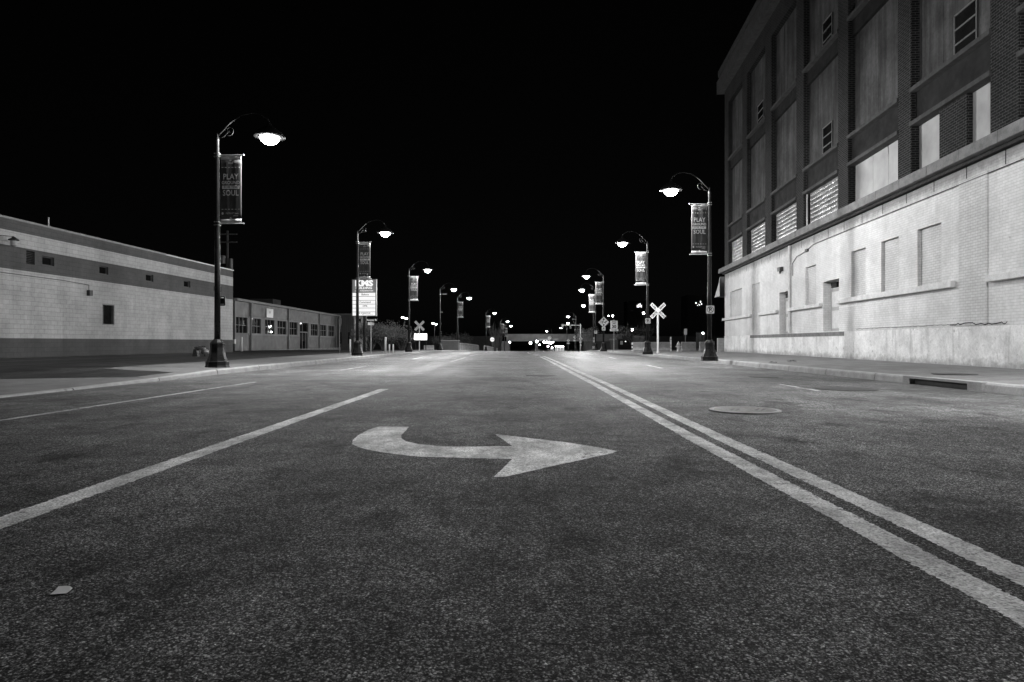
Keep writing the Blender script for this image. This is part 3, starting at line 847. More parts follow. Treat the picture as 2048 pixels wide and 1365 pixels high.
MB().box(6.9, 20.9, -.045, -.028, 1.10, 1.262).build('plinth_band', M['ledge'], WH)
for a,b,c,d in wins:
    MB().box(a+.002,b-.002,.11,.3,c+.002,d-.002).build('bricked_window', M['white_infill'], WH)
MB().box(7.252,8.898,.07,.3,1.302,4.218).build('bricked_doorway', M['white_infill'], WH)
for a,b,c,d in ((12.5,14.05,1.27,3.36),(18.6,20.3,1.30,3.38)):
    MB().box(a,b,.30,.6,c,d).build('door_frame', M['ledge_white'], WH)
    dr = MB().box(a+.12,b-.12,.26,.298,c+.02,d-.32).build('door', M['board'], WH)
    MB().box(a+.3,b-.3,.250,.259,c+.12,c+.85).box(a+.3,b-.3,.250,.259,c+1.0,d-.45).build('door_panel', M['ledge_white'], dr)
    MB().tube([(b-.2,.26,c+1.0),(b-.2,.20,c+1.0)], .03, 8).build('handle', M['galv_d'], dr)
    MB().box(a+.12,b-.12,.27,.298,d-.28,d-.06).build('transom', M['glass'], WH)
for a,b in ((-.12,7.1),(8.95,12.35),(14.15,18.5),(20.4,28.55),(30.1,41.0)):
    o = MB().box(a,b,-.14,.0-.001,2.34 if a < 20 else 2.36,2.50 if a < 20 else 2.54).build('sill_ledge', M['ledge_white'], WH)
    mod = o.modifiers.new('b','BEVEL'); mod.width = .02; mod.segments = 2
MB().box(-.22, 0, -.14, 3, 2.34, 2.5).build('sill_ledge', M['ledge_white'], WH)
# rough brick pilaster between the last two sill ledges
MB().box(28.75,30.0,-.035,-.001,1.30,5.2).build('rough_pilaster', M['white_infill'], WH)
# ledge over the ground floor
lg = MB()
uu = -.35
while uu < UE:
    lg.box(uu, min(uu+1.64, UE), -.36, .1, 5.63, 5.93); uu += 1.65
o = lg.build('ledge', M['ledge'], WH); mod = o.modifiers.new('b','BEVEL'); mod.width = .015; mod.segments = 2
MB().box(0.0, UE, -.16, -.001, 5.53, 5.628).build('ledge_shadow_strip', M['void'], WH)  # black strip painted in as the thin shadow beneath the ledge
# weep joints under the ledge
uu = 1.0; rnd = random.Random(2)
while uu < 33:
    MB().box(uu, uu+.03, -.006, -.001, 5.18+rnd.uniform(-.05,.05), 5.53).build('joint_crack', M['void'], WH); uu += 1.65
# long crack above the plinth
k = MB(); z = 1.36; uu = 22.0; pz_ = z
while uu < 30.8:
    du = rnd.uniform(.06,.2); z2 = 1.34+(.05 if uu > 28.5 else .012)*rnd.uniform(-1,1)
    th = .006 if uu < 28.3 else .014
    k.quad((uu,-.037,pz_-th),(uu+du,-.037,z2-th),(uu+du,-.037,z2+th),(uu,-.037,pz_+th)); uu += du; pz_ = z2
k.build('wall_crack', M['void'], WH)
# cable, junction box, wall light, downpipe
MB().tube([(14.72,-.03,4.02),(14.70,-.03,4.62),(15.3,-.03,4.86),(16.6,-.03,4.95),(17.5,-.03,5.12),(22,-.03,5.13),(31,-.03,5.12),(UE,-.03,5.12)], .014, 6).box(16.55,16.85,-.08,-.002,4.90,5.02).build('cable', M['iron'], WH)
MB().tube([(14.35,-.07,1.3),(14.35,-.07,5.5)], .07, 10).build('downpipe', M['ledge_white'], WH)
MB().box(12.75,13.15,-.18,-.002,4.42,4.62).tube([(12.95,-.1,4.42),(12.95,-.1,4.30)], .05, 8).build('wall_light', M['iron'], WH)

# upper storeys
ZT = 17.05; ZW = 18.15
bays = [(1.1,4.9),(6.0,9.95),(11.1,15.15),(16.15,20.2),(21.2,25.2),(26.05,30.1),(31.2,35.2),(36.25,40.25),(41.3,45.3),(46.35,50.35),(51.4,55.4)]
up = MB(); wall_holes(up, 0, UE, 5.93, ZW, [(a,b,5.93,ZT,.28) for a,b in bays])
up.quad((0,0,5.93),(0,0,ZW),(0,14,ZW),(0,14,5.93)); up.quad((0,14,0),(0,14,ZW),(UE,14,ZW),(UE,14,0)); up.quad((UE,0,0),(UE,14,0),(UE,14,ZW),(UE,0,ZW)); up.quad((0,0,ZW-.3),(UE,0,ZW-.3),(UE,14,ZW-.3),(0,14,ZW-.3))
up.build('upper_wall', M['brick'], WH)
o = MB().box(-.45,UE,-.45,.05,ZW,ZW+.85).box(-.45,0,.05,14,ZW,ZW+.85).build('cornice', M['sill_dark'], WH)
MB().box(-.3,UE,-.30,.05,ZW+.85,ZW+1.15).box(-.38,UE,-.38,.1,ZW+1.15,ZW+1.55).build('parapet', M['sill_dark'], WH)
def casement(u0, u1, z0, z1, par):
    f = MB(); f.box(u0,u1,.235,.262,z0,z1)
    o = f.build('vent_window', M['glass'], par)
    b = MB(); n = 3
    for k in range(n+1):
        z = z0+(z1-z0)*k/n; b.box(u0,u1,.215,.234,z-.02,z+.02)
    b.box(u0-.02,u0+.02,.215,.234,z0,z1).box(u1-.02,u1+.02,.215,.234,z0,z1)
    b.build('window_frame', M['alu'], o)
casem = {(3,0):(17.9,18.95),(3,1):(17.9,18.95),(1,1):(7.55,8.75),(5,0):(28.05,29.1),(7,0):(38,39)}
for i, (a, b) in enumerate(bays):
    # lintel / sill slabs and spandrels
    for z0, z1 in ((7.70,8.60),(12.52,13.10)):
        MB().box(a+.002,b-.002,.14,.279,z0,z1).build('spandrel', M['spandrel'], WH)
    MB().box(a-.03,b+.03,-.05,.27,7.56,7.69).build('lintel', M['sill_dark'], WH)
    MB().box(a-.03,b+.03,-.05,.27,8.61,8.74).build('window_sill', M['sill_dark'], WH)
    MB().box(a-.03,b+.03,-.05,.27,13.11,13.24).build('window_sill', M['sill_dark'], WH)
    # two upper rows of tall boards
    for r, (z0, z1) in enumerate(((8.74,12.52),(13.24,ZT))):
        cm = casem.get((i,r)); n = 5 if (i,r) == (1,0) else (3 if (i+r)%2 else 2)
        bd = MB(); wdt = (b-a)/n
        for k in range(n):
            bd.box(a+.002+k*wdt, a+(k+1)*wdt-.008, .262+.004*(k%2), .279, z0+.002, z1-.002)
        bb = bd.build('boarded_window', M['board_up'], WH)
        if cm: casement(cm[0], cm[1], z0+.03, z0+1.28, bb)
    # lowest row
    z0, z1 = 5.932, 7.558
    if i <= 3:
        MB().box(a+.20 if i != 3 else a+.3, b-.002, .20, .279, z0, z1).build('glass_block_window', M['gblock'], WH)
        MB().box(a+.002, a+.198 if i != 3 else a+.298, .24, .279, z0, z1).build('infill', M['brick'], WH)
        if i == 3: MB().tube([(a+.13,.12,z0),(a+.13,.12,z1)], .04, 8).build('downpipe', M['galv'], WH)
    elif i == 4:
        bd = MB()
        for (p, q, l0, l1) in ((a+.01,a+1.55,0,.05),(a+1.57,a+2.75,.05,0),(a+2.77,b-.01,0,0)):
            bd.prism([(p,z0),(q-l1,z0),(q,z0+.3),(q,z1-.35),(q-l0,z1),(p+l1,z1)], .255, .279)
        bd.build('boarded_window', M['board'], WH)
    else:
        MB().box(a+.002,a+1.45,.25,.279,z0,z1).build('boarded_window', M['board'], WH)
        MB().box(a+1.452,a+2.85,.10,.279,z0,z1).build('brick_infill', M['brick'], WH)
        MB().box(a+2.852,b-.002,.25,.279,z0,z1).build('boarded_window', M['board'], WH)
# awning on the far end wall
aw = MB(); aw.prism([(0,0),(0,0)],0,0) if False else None
a1 = MB()
def awn(z0, z1, out, y0, y1):
    vs = []
    for y in (y0,y1):
        for s in range(6):
            t_ = s/5; vs.append((-out*t_, y, z1-(z1-z0)*(t_**.75)))
    vs += [(0,y0,z0),(0,y1,z0)]
    fs = [(s,s+1,s+7,s+6) for s in range(5)]+[(0,1,2,3,4,5,12),(11,10,9,8,7,6,13),(5,11,13,12)]
    return vs, fs
a1.add(*awn(4.05,5.38,1.8,-.34,3.0)); a1.build('awning', M['trim'], WH)

# ------------------------------------------------------------------ long block building on the left
B1 = empty('block_building', (px(466,50.2), 50.2, 0), 0)
tag(B1, 'long low painted block building with two dark stripes and small windows', 'building')
dl = .0327; nB = math.hypot(1, dl)
B1.rotation_euler = (0,0, math.atan2(-1/nB, -dl/nB))      # local x runs towards the camera
# local +y now points to +X (the street), so the facade faces +y; build with mirrored depth
def b1u(x): return (50.2-30897/(1081.6-x))*nB
U1 = 62.0
bands = [(-.2,1.02,'cmu_d'),(1.02,3.98,'cmu_w'),(3.98,4.98,'cmu_d'),(4.98,5.62,'cmu_w'),(5.62,6.10,'cmu_d')]
sw = []
for xa, xb in ((85,109),(199,217),(292,307),(368,381),(428,443)):
    u1, u0 = b1u(xa), b1u(xb); sw.append((u0,u1,4.38,4.78))
vent = (b1u(70),b1u(53),4.32,4.90)
big = (b1u(229),b1u(205),1.75,2.85)
sw += [(24,24.9,4.38,4.78),(28.2,29.1,4.38,4.78),(32.3,33.2,4.38,4.78)]
def flip(mb): mb.v = [(x,-y,z) for x,y,z in mb.v]; mb.f = [f[::-1] for f in mb.f]; return mb
for z0,z1,mt in bands:
    hs = [(a,b,c,d,.15) for a,b,c,d in sw+[vent,big] if c >= z0 and d <= z1]
    m = MB(); wall_holes(m, 0, U1, z0, z1, hs)
    if mt: flip(m)
    m.quad((0,0,z0),(0,-16,z0),(0,-16,z1),(0,0,z1))
    m.build('wall', M[mt], B1)
MB().box(0,U1,-16,-.2,5.85,5.9).build('roof', M['roof'], B1)
o = MB().box(-.05,9,-.25,.05,6.10,6.17).build('coping', M['galv'], B1)
MB().box(9.02,U1,-.25,.05,6.10,6.19).build('coping', M['galv_d'], B1)
for a,b,c,d in sw:
    p = MB().box(a+.002,b-.002,-.3,-.15,c+.002,d-.002).build('window', M['glass'], B1)
    MB().box(a,b,-.149,-.10,c,c+.04).box(a,b,-.149,-.10,d-.04,d).box(a,a+.04,-.149,-.10,c+.04,d-.04).box(b-.04,b,-.149,-.10,c+.04,d-.04).build('window_frame', M['cmu_d'], p)
a,b,c,d = big
p = MB().box(a+.002,b-.002,-.3,-.12,c+.002,d-.002).build('window', M['glass'], B1)
MB().box(a,b,-.119,.01,c,c+.05).box(a,b,-.119,.01,d-.05,d).box(a,a+.05,-.119,.01,c+.05,d-.05).box(b-.05,b,-.119,.01,c+.05,d-.05).build('window_frame', M['galv_d'], p)
cu = MB()
for k in range(9):
    u = a+.1+k*(b-a-.2)/9; cu.tube([(u,-.115,c+.08),(u+random.uniform(-.02,.02),-.115,d-.08)], .025, 5)
cu.build('curtain', M['spandrel'], p)
a,b,c,d = vent
lv = MB()
for k in range(7):
    z = c+.03+k*(d-c-.06)/7; lv.quad((a,-.14,z+.06),(b,-.14,z+.06),(b,-.03,z),(a,-.03,z))
MB().box(a,b,-.3,-.15,c,d).build('vent_back', M['void'], B1)
lv.build('vent_louvre', M['cmu_d'], B1)
# wall lamps, conduit, vent pipe on roof
u = b1u(177)
MB().box(u-.12,u+.12,.0,.16,3.18,3.45).build('wall_lamp', M['iron'], B1)
MB().tube([(u,.03,3.45),(u,.03,3.72),(u+2,.03,3.78),(U1,.03,3.85)], .012, 6).build('conduit', M['iron'], B1)
MB().tube([(b1u(122),-.6,6.0),(b1u(122),-.6,6.75)], .035, 8).build('roof_pipe', M['galv'], B1)
u = b1u(12)
sh = MB().lathe([(.02,.14),(.06,.12),(.09,.08),(.19,.02),(.20,-.02)][::-1], 16, (u,.35,5.18)); sh.tube([(u+.6,.0,5.25),(u+.6,.3,5.28),(u,.35,5.32)], .015, 6)
sh.build('yard_light', M['iron'], B1)
MB().lathe([(.12,-.02),(.12,-.22),(.03,-.26)][::-1], 14, (u,.35,5.16)).build('yard_light_glass', M['board'], B1)
for (u0,u1,h) in ((11,14,.45),(21,25,.6),(3,4.2,.5)):
    MB().box(u0,u1,-4.5,-2.5,5.9,6.3+h).build('rooftop_unit', M['roof'], B1)
# utility pole behind the block building
Y = 75; e = tag(empty('utility_pole', (px(455,Y),Y,g(Y)+.1)), 'dim wooden utility pole with crossarms behind the block building corner', 'utility pole')
hp = pz(462,Y)-g(Y)-.1
MB().tube([(0,0,-.2),(0,0,hp)], [.19,.12], 10).build('pole', M['bark'], e)
for zz in (pz(487,Y)-g(Y), hp-.4):
    MB().box(-1.1,1.1,-.18,-.06,zz-.06,zz+.06).build('crossarm', M['bark'], e)
MB().lathe([(.02,-.02),(.24,0),(.25,.8),(.2,.86),(.02,.9)], 12, (-.42,-.1,hp-3.6)).build('transformer', M['galv_d'], e)
MB().lathe([(.02,-.02),(.2,0),(.2,1.1),(.02,1.15)], 12, (.42,-.1,hp-4.2)).build('transformer', M['galv_d'], e)

# gas meter at the corner of the block building
e = tag(empty('gas_meter', (px(461,51.2)+.2, 51.2, .12)), 'small gas meter and pipes at the far corner of the block building', 'meter')
MB().box(-.16,.16,-.12,.12,.62,.95).build('meter_box', M['galv'], e)
MB().tube([(-.1,0,-.1),(-.1,0,.62)], .025, 6).tube([(.1,0,-.1),(.1,0,.62)], .025, 6).tube([(-.1,0,.95),(-.1,0,1.15),(-.35,0,1.15)], .025, 6).build('pipe', M['iron'], e)
MB().lathe([(.1,0),(.12,.04),(.1,.08)], 12, (-.38,0,1.11)).build('regulator', M['iron'], e)

# pipe valve assembly lying beside the nearest left lamp
Y = 33; e = tag(empty('pipe_valve', (px(402,Y), Y, .13)), 'squat dark pipe valve assembly with handwheels on the lot left of the nearest lamp', 'valve')
MB().prism([(-.42,0),(-.02,0),(-.02,.03),(-.12,.05),(-.17,.38),(-.30,.38),(-.36,.05),(-.42,.03)], -.13, .13).build('foot', M['iron'], e)
MB().tube([(-.23,0,.38),(-.05,0,.46),(.12,0,.40),(.2,0,.28)], [.09,.10,.11,.10], 12).tube([(.2,-.16,.26),(.2,.16,.26)], .13, 14).build('body', M['galv_d'], e, True)
w_ = MB()
for (xc,zc,rr) in ((-.24,.47,.08),(.16,.52,.1)):
    w_.tube([(xc+rr*math.cos(k*math.pi/8), rr*math.sin(k*math.pi/8), zc) for k in range(17)], .016, 6).tube([(xc,0,zc-.14),(xc,0,zc+.02)], .018, 6).tube([(xc-rr,0,zc),(xc+rr,0,zc)], .01, 6)
w_.build('handwheel', M['iron'], e)
MB().box(.03,.35,-.12,.12,0,.035).tube([(.2,0,.03),(.2,0,.2)], .05, 8).build('foot', M['iron'], e)

# ------------------------------------------------------------------ low workshop building behind
B2 = empty('workshop_building', (px(470,64), 64, 0), 0)
tag(B2, 'low grey metal workshop with a row of barred windows and a pale eave', 'building')
d2 = -.025; n2 = math.hypot(1,d2); B2.rotation_euler = (0,0,math.atan2(1/n2, d2/n2))
# local x runs away from the camera, +y points away from the street: facade faces -y
def b2u(x): return (34125/(1003-x)-64)*n2
U2 = b2u(680)
wl = [(472,494),(503,521),(530,548),(555,572),(578.5,594),(622,635),(640.5,652),(657,668)]
W2 = [(b2u(a),b2u(b),1.75,3.25) for a,b in wl]; D2 = (b2u(600),b2u(616),-.15,3.3)
m = MB(); wall_holes(m, 0, U2, -.8, 4.75, [(a,b,c,d,.12) for a,b,c,d in W2+[D2]])
m.quad((0,0,-.8),(0,14,-.8),(0,14,4.75),(0,0,4.75)); m.build('wall', M['metalwall'], B2)
MB().box(b2u(497),b2u(599),-.03,-.001,1.55,1.74).box(b2u(497),b2u(599),-.03,-.001,3.26,3.40).box(b2u(617),b2u(670),-.03,-.001,1.55,1.74).box(b2u(617),b2u(670),-.03,-.001,3.26,3.4).build('window_band', M['trim'], B2)
for (a,b) in ((494.5,502.5),(521.5,529.5),(548.5,554.5),(572.5,578),(594.5,599.5),(616.5,621.5),(635.5,640),(652.5,656.5),(668.5,671)):
    MB().box(b2u(a),b2u(b),-.03,-.001,1.741,3.259).build('window_pier', M['trim'], B2)
for a,b,c,d in W2:
    p = MB().box(a,b,.12,.3,c,d).build('window', M['glass'], B2)
    f = MB(); n = 3
    for k in range(1,n): u = a+(b-a)*k/n; f.box(u-.035,u+.035,.06,.119,c,d)
    f.box(a,b,.07,.118,(c+d)/2-.03,(c+d)/2+.03)
    f.build('window_bar', M['trim'], p)
a,b,c,d = D2
p = MB().box(a,b,.12,.3,c,d).build('door', M['glass'], B2)
f = MB().box(a,b,.05,.119,2.05,2.2).box(a,a+.1,.05,.118,c,2.05).box(b-.1,b,.05,.118,c,2.05).box((a+b)/2-.5,(a+b)/2-.42,.05,.118,c,d).box((a+b)/2+.9,(a+b)/2+.98,.05,.118,c,2.05)
f.build('door_frame', M['trim'], p)
MB().box(-.3,U2,-.35,-.002,4.75,4.98).build('eave', M['trim'], B2)
MB().quad((-.3,-.35,4.98),(U2,-.35,4.98),(U2,8,6.0),(-.3,8,6.0)).build('roof', M['roof'], B2)
MB().box(b2u(598),b2u(612),3.2,6.0,4.9,6.2).build('rooftop_unit', M['roof'], B2)
for x in (500.5,576,638,671.5):
    u = b2u(x); MB().box(u-.09,u+.09,-.16,-.032,-.2,4.75).build('downpipe', M['trim'], B2)
MB().box(b2u(501),U2,-.25,-.02,-.5,.05-.0).build('kerb_edge', M['conc'], B2)
MB().box(b2u(532),b2u(545),-.08,-.032,3.5,4.45).build('wall_sign', M['sign_w'], B2)
t = MB(); t.box((b2u(532)+b2u(545))/2-.25,(b2u(532)+b2u(545))/2+.25,-.09,-.081,3.95,4.2); t.build('wall_sign_mark', M['sign_g'], B2)
B3 = tag(empty('metal_shed', (px(682,105), 105, g(105)), 0), 'plain taller metal-sided shed at the far end of the workshop', 'building')
MB().box(-6,2.0,0,9,-.3,5.6+.1).build('wall', M['metalwall'], B3)
rb = MB()
for k in range(26): rb.box(-5.9+k*.31,-5.82+k*.31,-.03,-.001,-.3,5.65)
rb.build('siding_rib', M['metalwall'], B3)
MB().box(-6.1,2.1,-.1,9.1,5.702,5.82).build('roof_edge', M['trim'], B3)
MB().box(-.2,.1,-.05,-.032,1.2,3.0).box(1.1,1.35,-.05,-.032,1.2,3.0).build('window', M['glass'], B3)

# ------------------------------------------------------------------ bollards, hydrants, barriers
def bollard(X, Y, h, r, label, z=None):
    z = (g(Y)+.12) if z is None else z
    e = tag(MB().lathe([(r,-.1),(r,h-r*.4),(r*.8,h-.1*r),(r*.3,h),(.005,h+.005)], 12).build('bollard', M['white'], None, True, (X,Y,z)), label, 'bollard', 'white bollards')
    return e
Y = 58; bollard(px(483.5,Y), Y, 1.25, .085, 'white bollard at the near end of the grey workshop')
Y = 46; bollard(px(700.5,Y), Y, .95, .06, 'short white bollard just left of the second left lamp base')
Y = 48; bollard(px(771,Y), Y, 1.12, .07, 'tallest white bollard right of the street name sign')
Y = 47; bollard(px(779,Y), Y, .62, .05, 'short white bollard beside the tallest one')
Y = 47; bollard(px(786.5,Y), Y, .62, .05, 'short white bollard farthest right of the three by the bush')
def hydrant(X, Y, label, mat='white'):
    e = tag(empty('fire_hydrant', (X,Y,g(Y)+.15)), label, 'hydrant', 'fire hydrants')
    MB().lathe([(.17,0),(.17,.05),(.12,.06),(.11,.5),(.14,.52),(.14,.58),(.12,.62),(.08,.72),(.03,.76),(.03,.82),(.005,.825)], 16).build('barrel', M[mat], e, True)
    for s in (1,-1): MB().tube([(s*.08,0,.42),(s*.20,0,.42)], .06, 10).tube([(s*.20,0,.42),(s*.23,0,.42)], .035, 6).build('outlet', M[mat], e)
    MB().tube([(0,-.08,.36),(0,-.22,.36)], .08, 10).build('outlet', M[mat], e)
Y = 52; hydrant(px(1357,Y), Y, 'pale fire hydrant between the concrete barriers on the right', 'sign_g')
Y = 96; hydrant(px(907,Y), Y, 'small pale fire hydrant left of the roadside railing')
def barrier(xa, xb, Y, label, h=.78, rz=0.0):
    X0, X1 = px(xa,Y), px(xb,Y); L = X1-X0
    e = MB()
    prof = [(-.30,0),(-.30,.08),(-.14,.30),(-.09,h),(.09,h),(.14,.30),(.30,.08),(.30,0)]
    vs = [(x_,y_,z_) for x_ in (0,L) for y_,z_ in prof]; n = len(prof)
    e.add(vs, [tuple(range(n))[::-1], tuple(range(n,2*n))]+[(i,(i+1)%n,n+(i+1)%n,n+i) for i in range(n)])
    o = e.build('concrete_barrier', M['conc'], None, False, (X0,Y,g(Y)+.17)); o.rotation_euler = (0,0,rz)
    mod = o.modifiers.new('b','BEVEL'); mod.width = .02
    tag(o, label, 'barrier', 'concrete barriers'); return o
barrier(1266,1291, 60, 'concrete barrier section left of the second right lamp base')
barrier(1292,1318, 58.8, 'concrete barrier section directly behind the crossbuck post')
barrier(1319,1341, 58.2, 'concrete barrier section just right of the crossbuck post')
barrier(1362,1391, 56, 'long concrete barrier right of the hydrant')
barrier(1399,1416, 54.5, 'short concrete barrier nearest the first right lamp base')
Y = 90; barrier(848,868, Y, 'low concrete block under the blank lit sign', .62)
Y = 57; e = tag(empty('delineator_post', (px(1341.5,Y),Y,g(Y)+.17)), 'flat white delineator post standing by the hydrant', 'marker post')
MB().box(-.06,.06,-.01,.01,-.05,1.2).build('blade', M['sign_w'], e)
m = MB()
for z in (.25,.5,.98): m.box(-.061,.061,-.013,-.011,z,z+.04)
m.build('stripe', M['black'], e)
Y = 61; e = tag(empty('delineator_post', (px(1265,Y),Y,g(Y)+.17)), 'short striped marker at the left end of the barriers', 'marker post')
MB().box(-.09,.09,-.01,.01,-.05,.75).build('blade', M['sign_w'], e)
MB().box(-.091,.091,-.013,-.011,.1,.25).box(-.091,.091,-.013,-.011,.42,.55).build('stripe', M['black'], e)
# low white wall beyond the warehouse
Y = 49.5; o = tag(MB().box(px(1436,Y), px(1436,Y)+6, Y, Y+.25, .1, 1.15).build('low_wall', M['cmu_w']), 'low pale block wall beyond the warehouse corner', 'wall')
# dark picket fence behind barriers
def picket(xa, xb, Y, h, label):
    X0, X1 = px(xa,Y), px(xb,Y); gz = g(Y)+.15
    e = tag(empty('fence', (X0,Y,gz)), label, 'fence')
    p = MB(); n = int((X1-X0)/.14)
    for k in range(n+1): p.box(k*.14-.01,k*.14+.01,-.01,.01,-.05,h)
    p.build('picket', M['galv_d'], e); MB().box(0,X1-X0,-.02,.02,.15,.19).box(0,X1-X0,-.02,.02,h-.2,h-.16).build('rail', M['galv_d'], e)
picket(1393,1412, 70, 1.9, 'dark picket fence section behind the short barrier')
picket(1268,1290, 78, 1.7, 'dim picket fence far behind the left barrier')

# railing along the left kerb towards the underpass
def railing(y0, y1, off, label, h=.85):
    e = tag(empty('railing', (0,0,0)), label, 'railing')
    m = MB(); n = int((y1-y0)/2)
    pts = [(cx(y)+off, y, g(y)+.15) for y in [y0+(y1-y0)*i/n for i in range(n+1)]]
    for a, b in zip(pts, pts[1:]):
        a, b = Vector(a), Vector(b)
        m.tube([a+Vector((0,0,h)), b+Vector((0,0,h))], .07, 6)
    m.build('top_rail', M['conc'], e)
    for a in pts: MB().box(a[0]-.11,a[0]+.11,a[1]-.3,a[1]+.3,a[2]-.1,a[2]+h-.06).build('baluster', M['conc'], e)
railing(84, 108, -9.0, 'pale concrete railing along the left pavement before the underpass')
railing(116, 146, -8.9, 'lower farther concrete railing beside the left underpass wall', .9)
Y = 80; o = tag(MB().box(0,2.0,0,2.2,-.2,1.15).build('utility_wall', M['cmu_d'], None, False, (px(882,Y),Y,g(Y)+.1)), 'low dark block enclosure behind the fourth left lamp', 'wall')
MB().box(-.05,2.05,-.05,2.25,1.152,1.22).build('cap', M['trim'], o)

# ------------------------------------------------------------------ plants
def foliage(mb, c, r, n, size, rnd, squash=1.0):
    for _ in range(n):
        while True:
            p = Vector((rnd.uniform(-1,1),rnd.uniform(-1,1),rnd.uniform(-1,1)))
            if .25 < p.length < 1: break
        q = Vector((c[0]+p.x*r, c[1]+p.y*r, c[2]+p.z*r*squash))
        a = Vector((rnd.uniform(-1,1),rnd.uniform(-1,1),rnd.uniform(-1,1))).normalized(); b = a.orthogonal().normalized()
        s = size*rnd.uniform(.6,1.3)
        mb.add([q-a*s, q+b*s*.45, q+a*s, q-b*s*.45], [(0,1,2,3)])
def branchy(tr, lf, base, h, spread, n, rnd, leaf_n=0, leaf=.07, up=1.0, r0=.05):
    tips = []
    for k in range(n):
        an = rnd.uniform(0, 2*math.pi); rr = spread*rnd.uniform(.3,1)
        p0 = Vector(base)+Vector((rnd.uniform(-.15,.15),rnd.uniform(-.15,.15),0))
        tip = Vector(base)+Vector((rr*math.cos(an), rr*math.sin(an), h*rnd.uniform(.65,1)))
        mid = p0.lerp(tip,.5)+Vector((rnd.uniform(-.1,.1)*spread,rnd.uniform(-.1,.1)*spread,h*.1))
        tr.tube([p0,mid,tip], [r0,r0*.6,r0*.15], 5)
        for j in range(4):
            t = rnd.uniform(.35,.95); q = mid.lerp(tip,t); t2 = q+Vector((rnd.uniform(-1,1)*spread*.3,rnd.uniform(-1,1)*spread*.3,h*rnd.uniform(.08,.25)))
            tr.tube([q,t2], [r0*.35,r0*.1], 4); tips.append(t2)
        tips.append(tip)
    if leaf_n:
        for tpt in tips: foliage(lf, tpt, spread*.16+.12, leaf_n, leaf, rnd, 1.3)
def shrub(X, Y, h, spread, label, n=14, leaf_n=14, mat='leaf', name='shrub', cat='shrub', group=None, r0=.03, leaf=.07):
    rnd = random.Random(int(abs(X*100)+Y*7)); gz = g(Y)+.1
    e = tag(empty(name, (X,Y,gz)), label, cat, group)
    tr, lf = MB(), MB(); branchy(tr, lf, (0,0,-.05), h, spread, n, rnd, leaf_n, leaf, r0=r0)
    tr.build('trunk' if name.endswith('tree') else 'stem', M['bark'], e)
    if leaf_n: lf.build('crown' if name.endswith('tree') else 'foliage', M[mat], e)
shrub(px(742,62), 62, 2.1, 1.6, 'round leafy bush right behind the street name sign', 18, 26)
shrub(px(768,63), 63, 2.3, 1.9, 'tallest loose bush behind the white bollards', 22, 26)
shrub(px(805,66), 66, 1.9, 1.9, 'straggly low bush left of the third left lamp base', 16, 12)
shrub(px(890,92), 92, 1.5, 1.6, 'dark hedge behind the block enclosure', 16, 26, 'leaf_d')
shrub(px(918,106), 106, 2.3, 2.6, 'dark bush behind the fifth left lamp base', 16, 22, 'leaf_d')
shrub(px(990,128), 128, 5.2, 1.7, 'bare thin tree before the left end of the underpass', 22, 0, name='bare_tree', cat='tree', r0=.06)
shrub(px(998,136), 136, 5.0, 1.5, 'bare thin tree touching the left end of the bridge', 18, 0, name='bare_tree', cat='tree', r0=.06)
shrub(px(1178,150), 150, 5.2, 2.6, 'dim leafy tree right of the traffic signal post', 20, 20, 'leaf', 'leafy_tree', 'tree', leaf=.12)
shrub(px(1270,96), 96, 3.0, 3.0, 'dark low tree far behind the second right lamp', 16, 18, 'leaf_d', 'leafy_tree', 'tree', leaf=.1)

# ------------------------------------------------------------------ underpass bridge
YB = 200.0; gz = g(YB)
BR = tag(empty('railway_bridge', (0,YB,gz)), 'long pale concrete railway bridge crossing the street in the distance', 'bridge')
xl, xr = px(1013,YB), px(1203,YB)
z0, z1 = pz(683,YB)-gz, pz(670,YB)-gz
MB().box(xl,xr+6,0,9,z0,z1).build('deck', M['deck'], BR)
MB().box(xl-.3,xr+6.3,-.4,9.4,z1+.002,z1+.22).build('coping', M['deck'], BR)
MB().box(xl-1.5,xl+1.0,-.6,9.2,-.3,z0-.01).build('abutment', M['deck'], BR)
MB().box(xr-5,xr+6,-.6,9.2,-.3,z0-.01).build('abutment', M['cmu_d'], BR)
for k in range(4): MB().box(px(1073,YB)-.35,px(1073,YB)+.35,.3+k*2.6,.9+k*2.6,-.1,z0-.01).build('pier', M['deck'], BR)
t = MB(); zc = pz(679.5,YB)-gz
put_text(t,'CLEARANCE',px(1087,YB),zc,.62,-.02,bold=.02); put_text(t,'12 FEET',px(1110,YB),zc,.62,-.02,bold=.02)
t.build('lettering', M['sign_g'], BR)
clearance_sign(px(1099,YB), YB-.5, pz(676.5,YB), .62, 'distant diamond clearance sign mounted on the bridge face')
# embankment walls beside the underpass
o = tag(MB().box(-90,xl-1.6,0,6,-.3,z1-.4).build('retaining_wall', M['roof'], None, False, (0,YB+.5,gz)), 'dim retaining wall running left of the bridge', 'wall')
o = tag(MB().box(xr+6.4,120,0,6,-.3,z1-.4).build('retaining_wall', M['roof'], None, False, (0,YB+.5,gz)), 'dim retaining wall running right of the bridge', 'wall')
# colonnade under the bridge, columns given a glow in place of lamplight
for k in range(6):
    xx = px(1111.5+k*3.15, YB+3)
    e = tag(empty('underpass_column', (xx,YB+2+k*.2,gz)), 'column with a small lamp in the underpass, glow added to look lit, %s of the row of six from the left' % ['first','second','third','fourth','fifth','sixth'][k], 'lamp', 'glowing columns in the underpass')
    MB().tube([(0,0,0),(0,0,2.3)], .13, 8).build('column', M['column'], e)
    MB().lathe([(.005,-.12),(.08,-.08),(.10,0),(.08,.08),(.005,.12)], 10, (-.10,-.12,2.4)).build('globe', M['lit'], e, True)
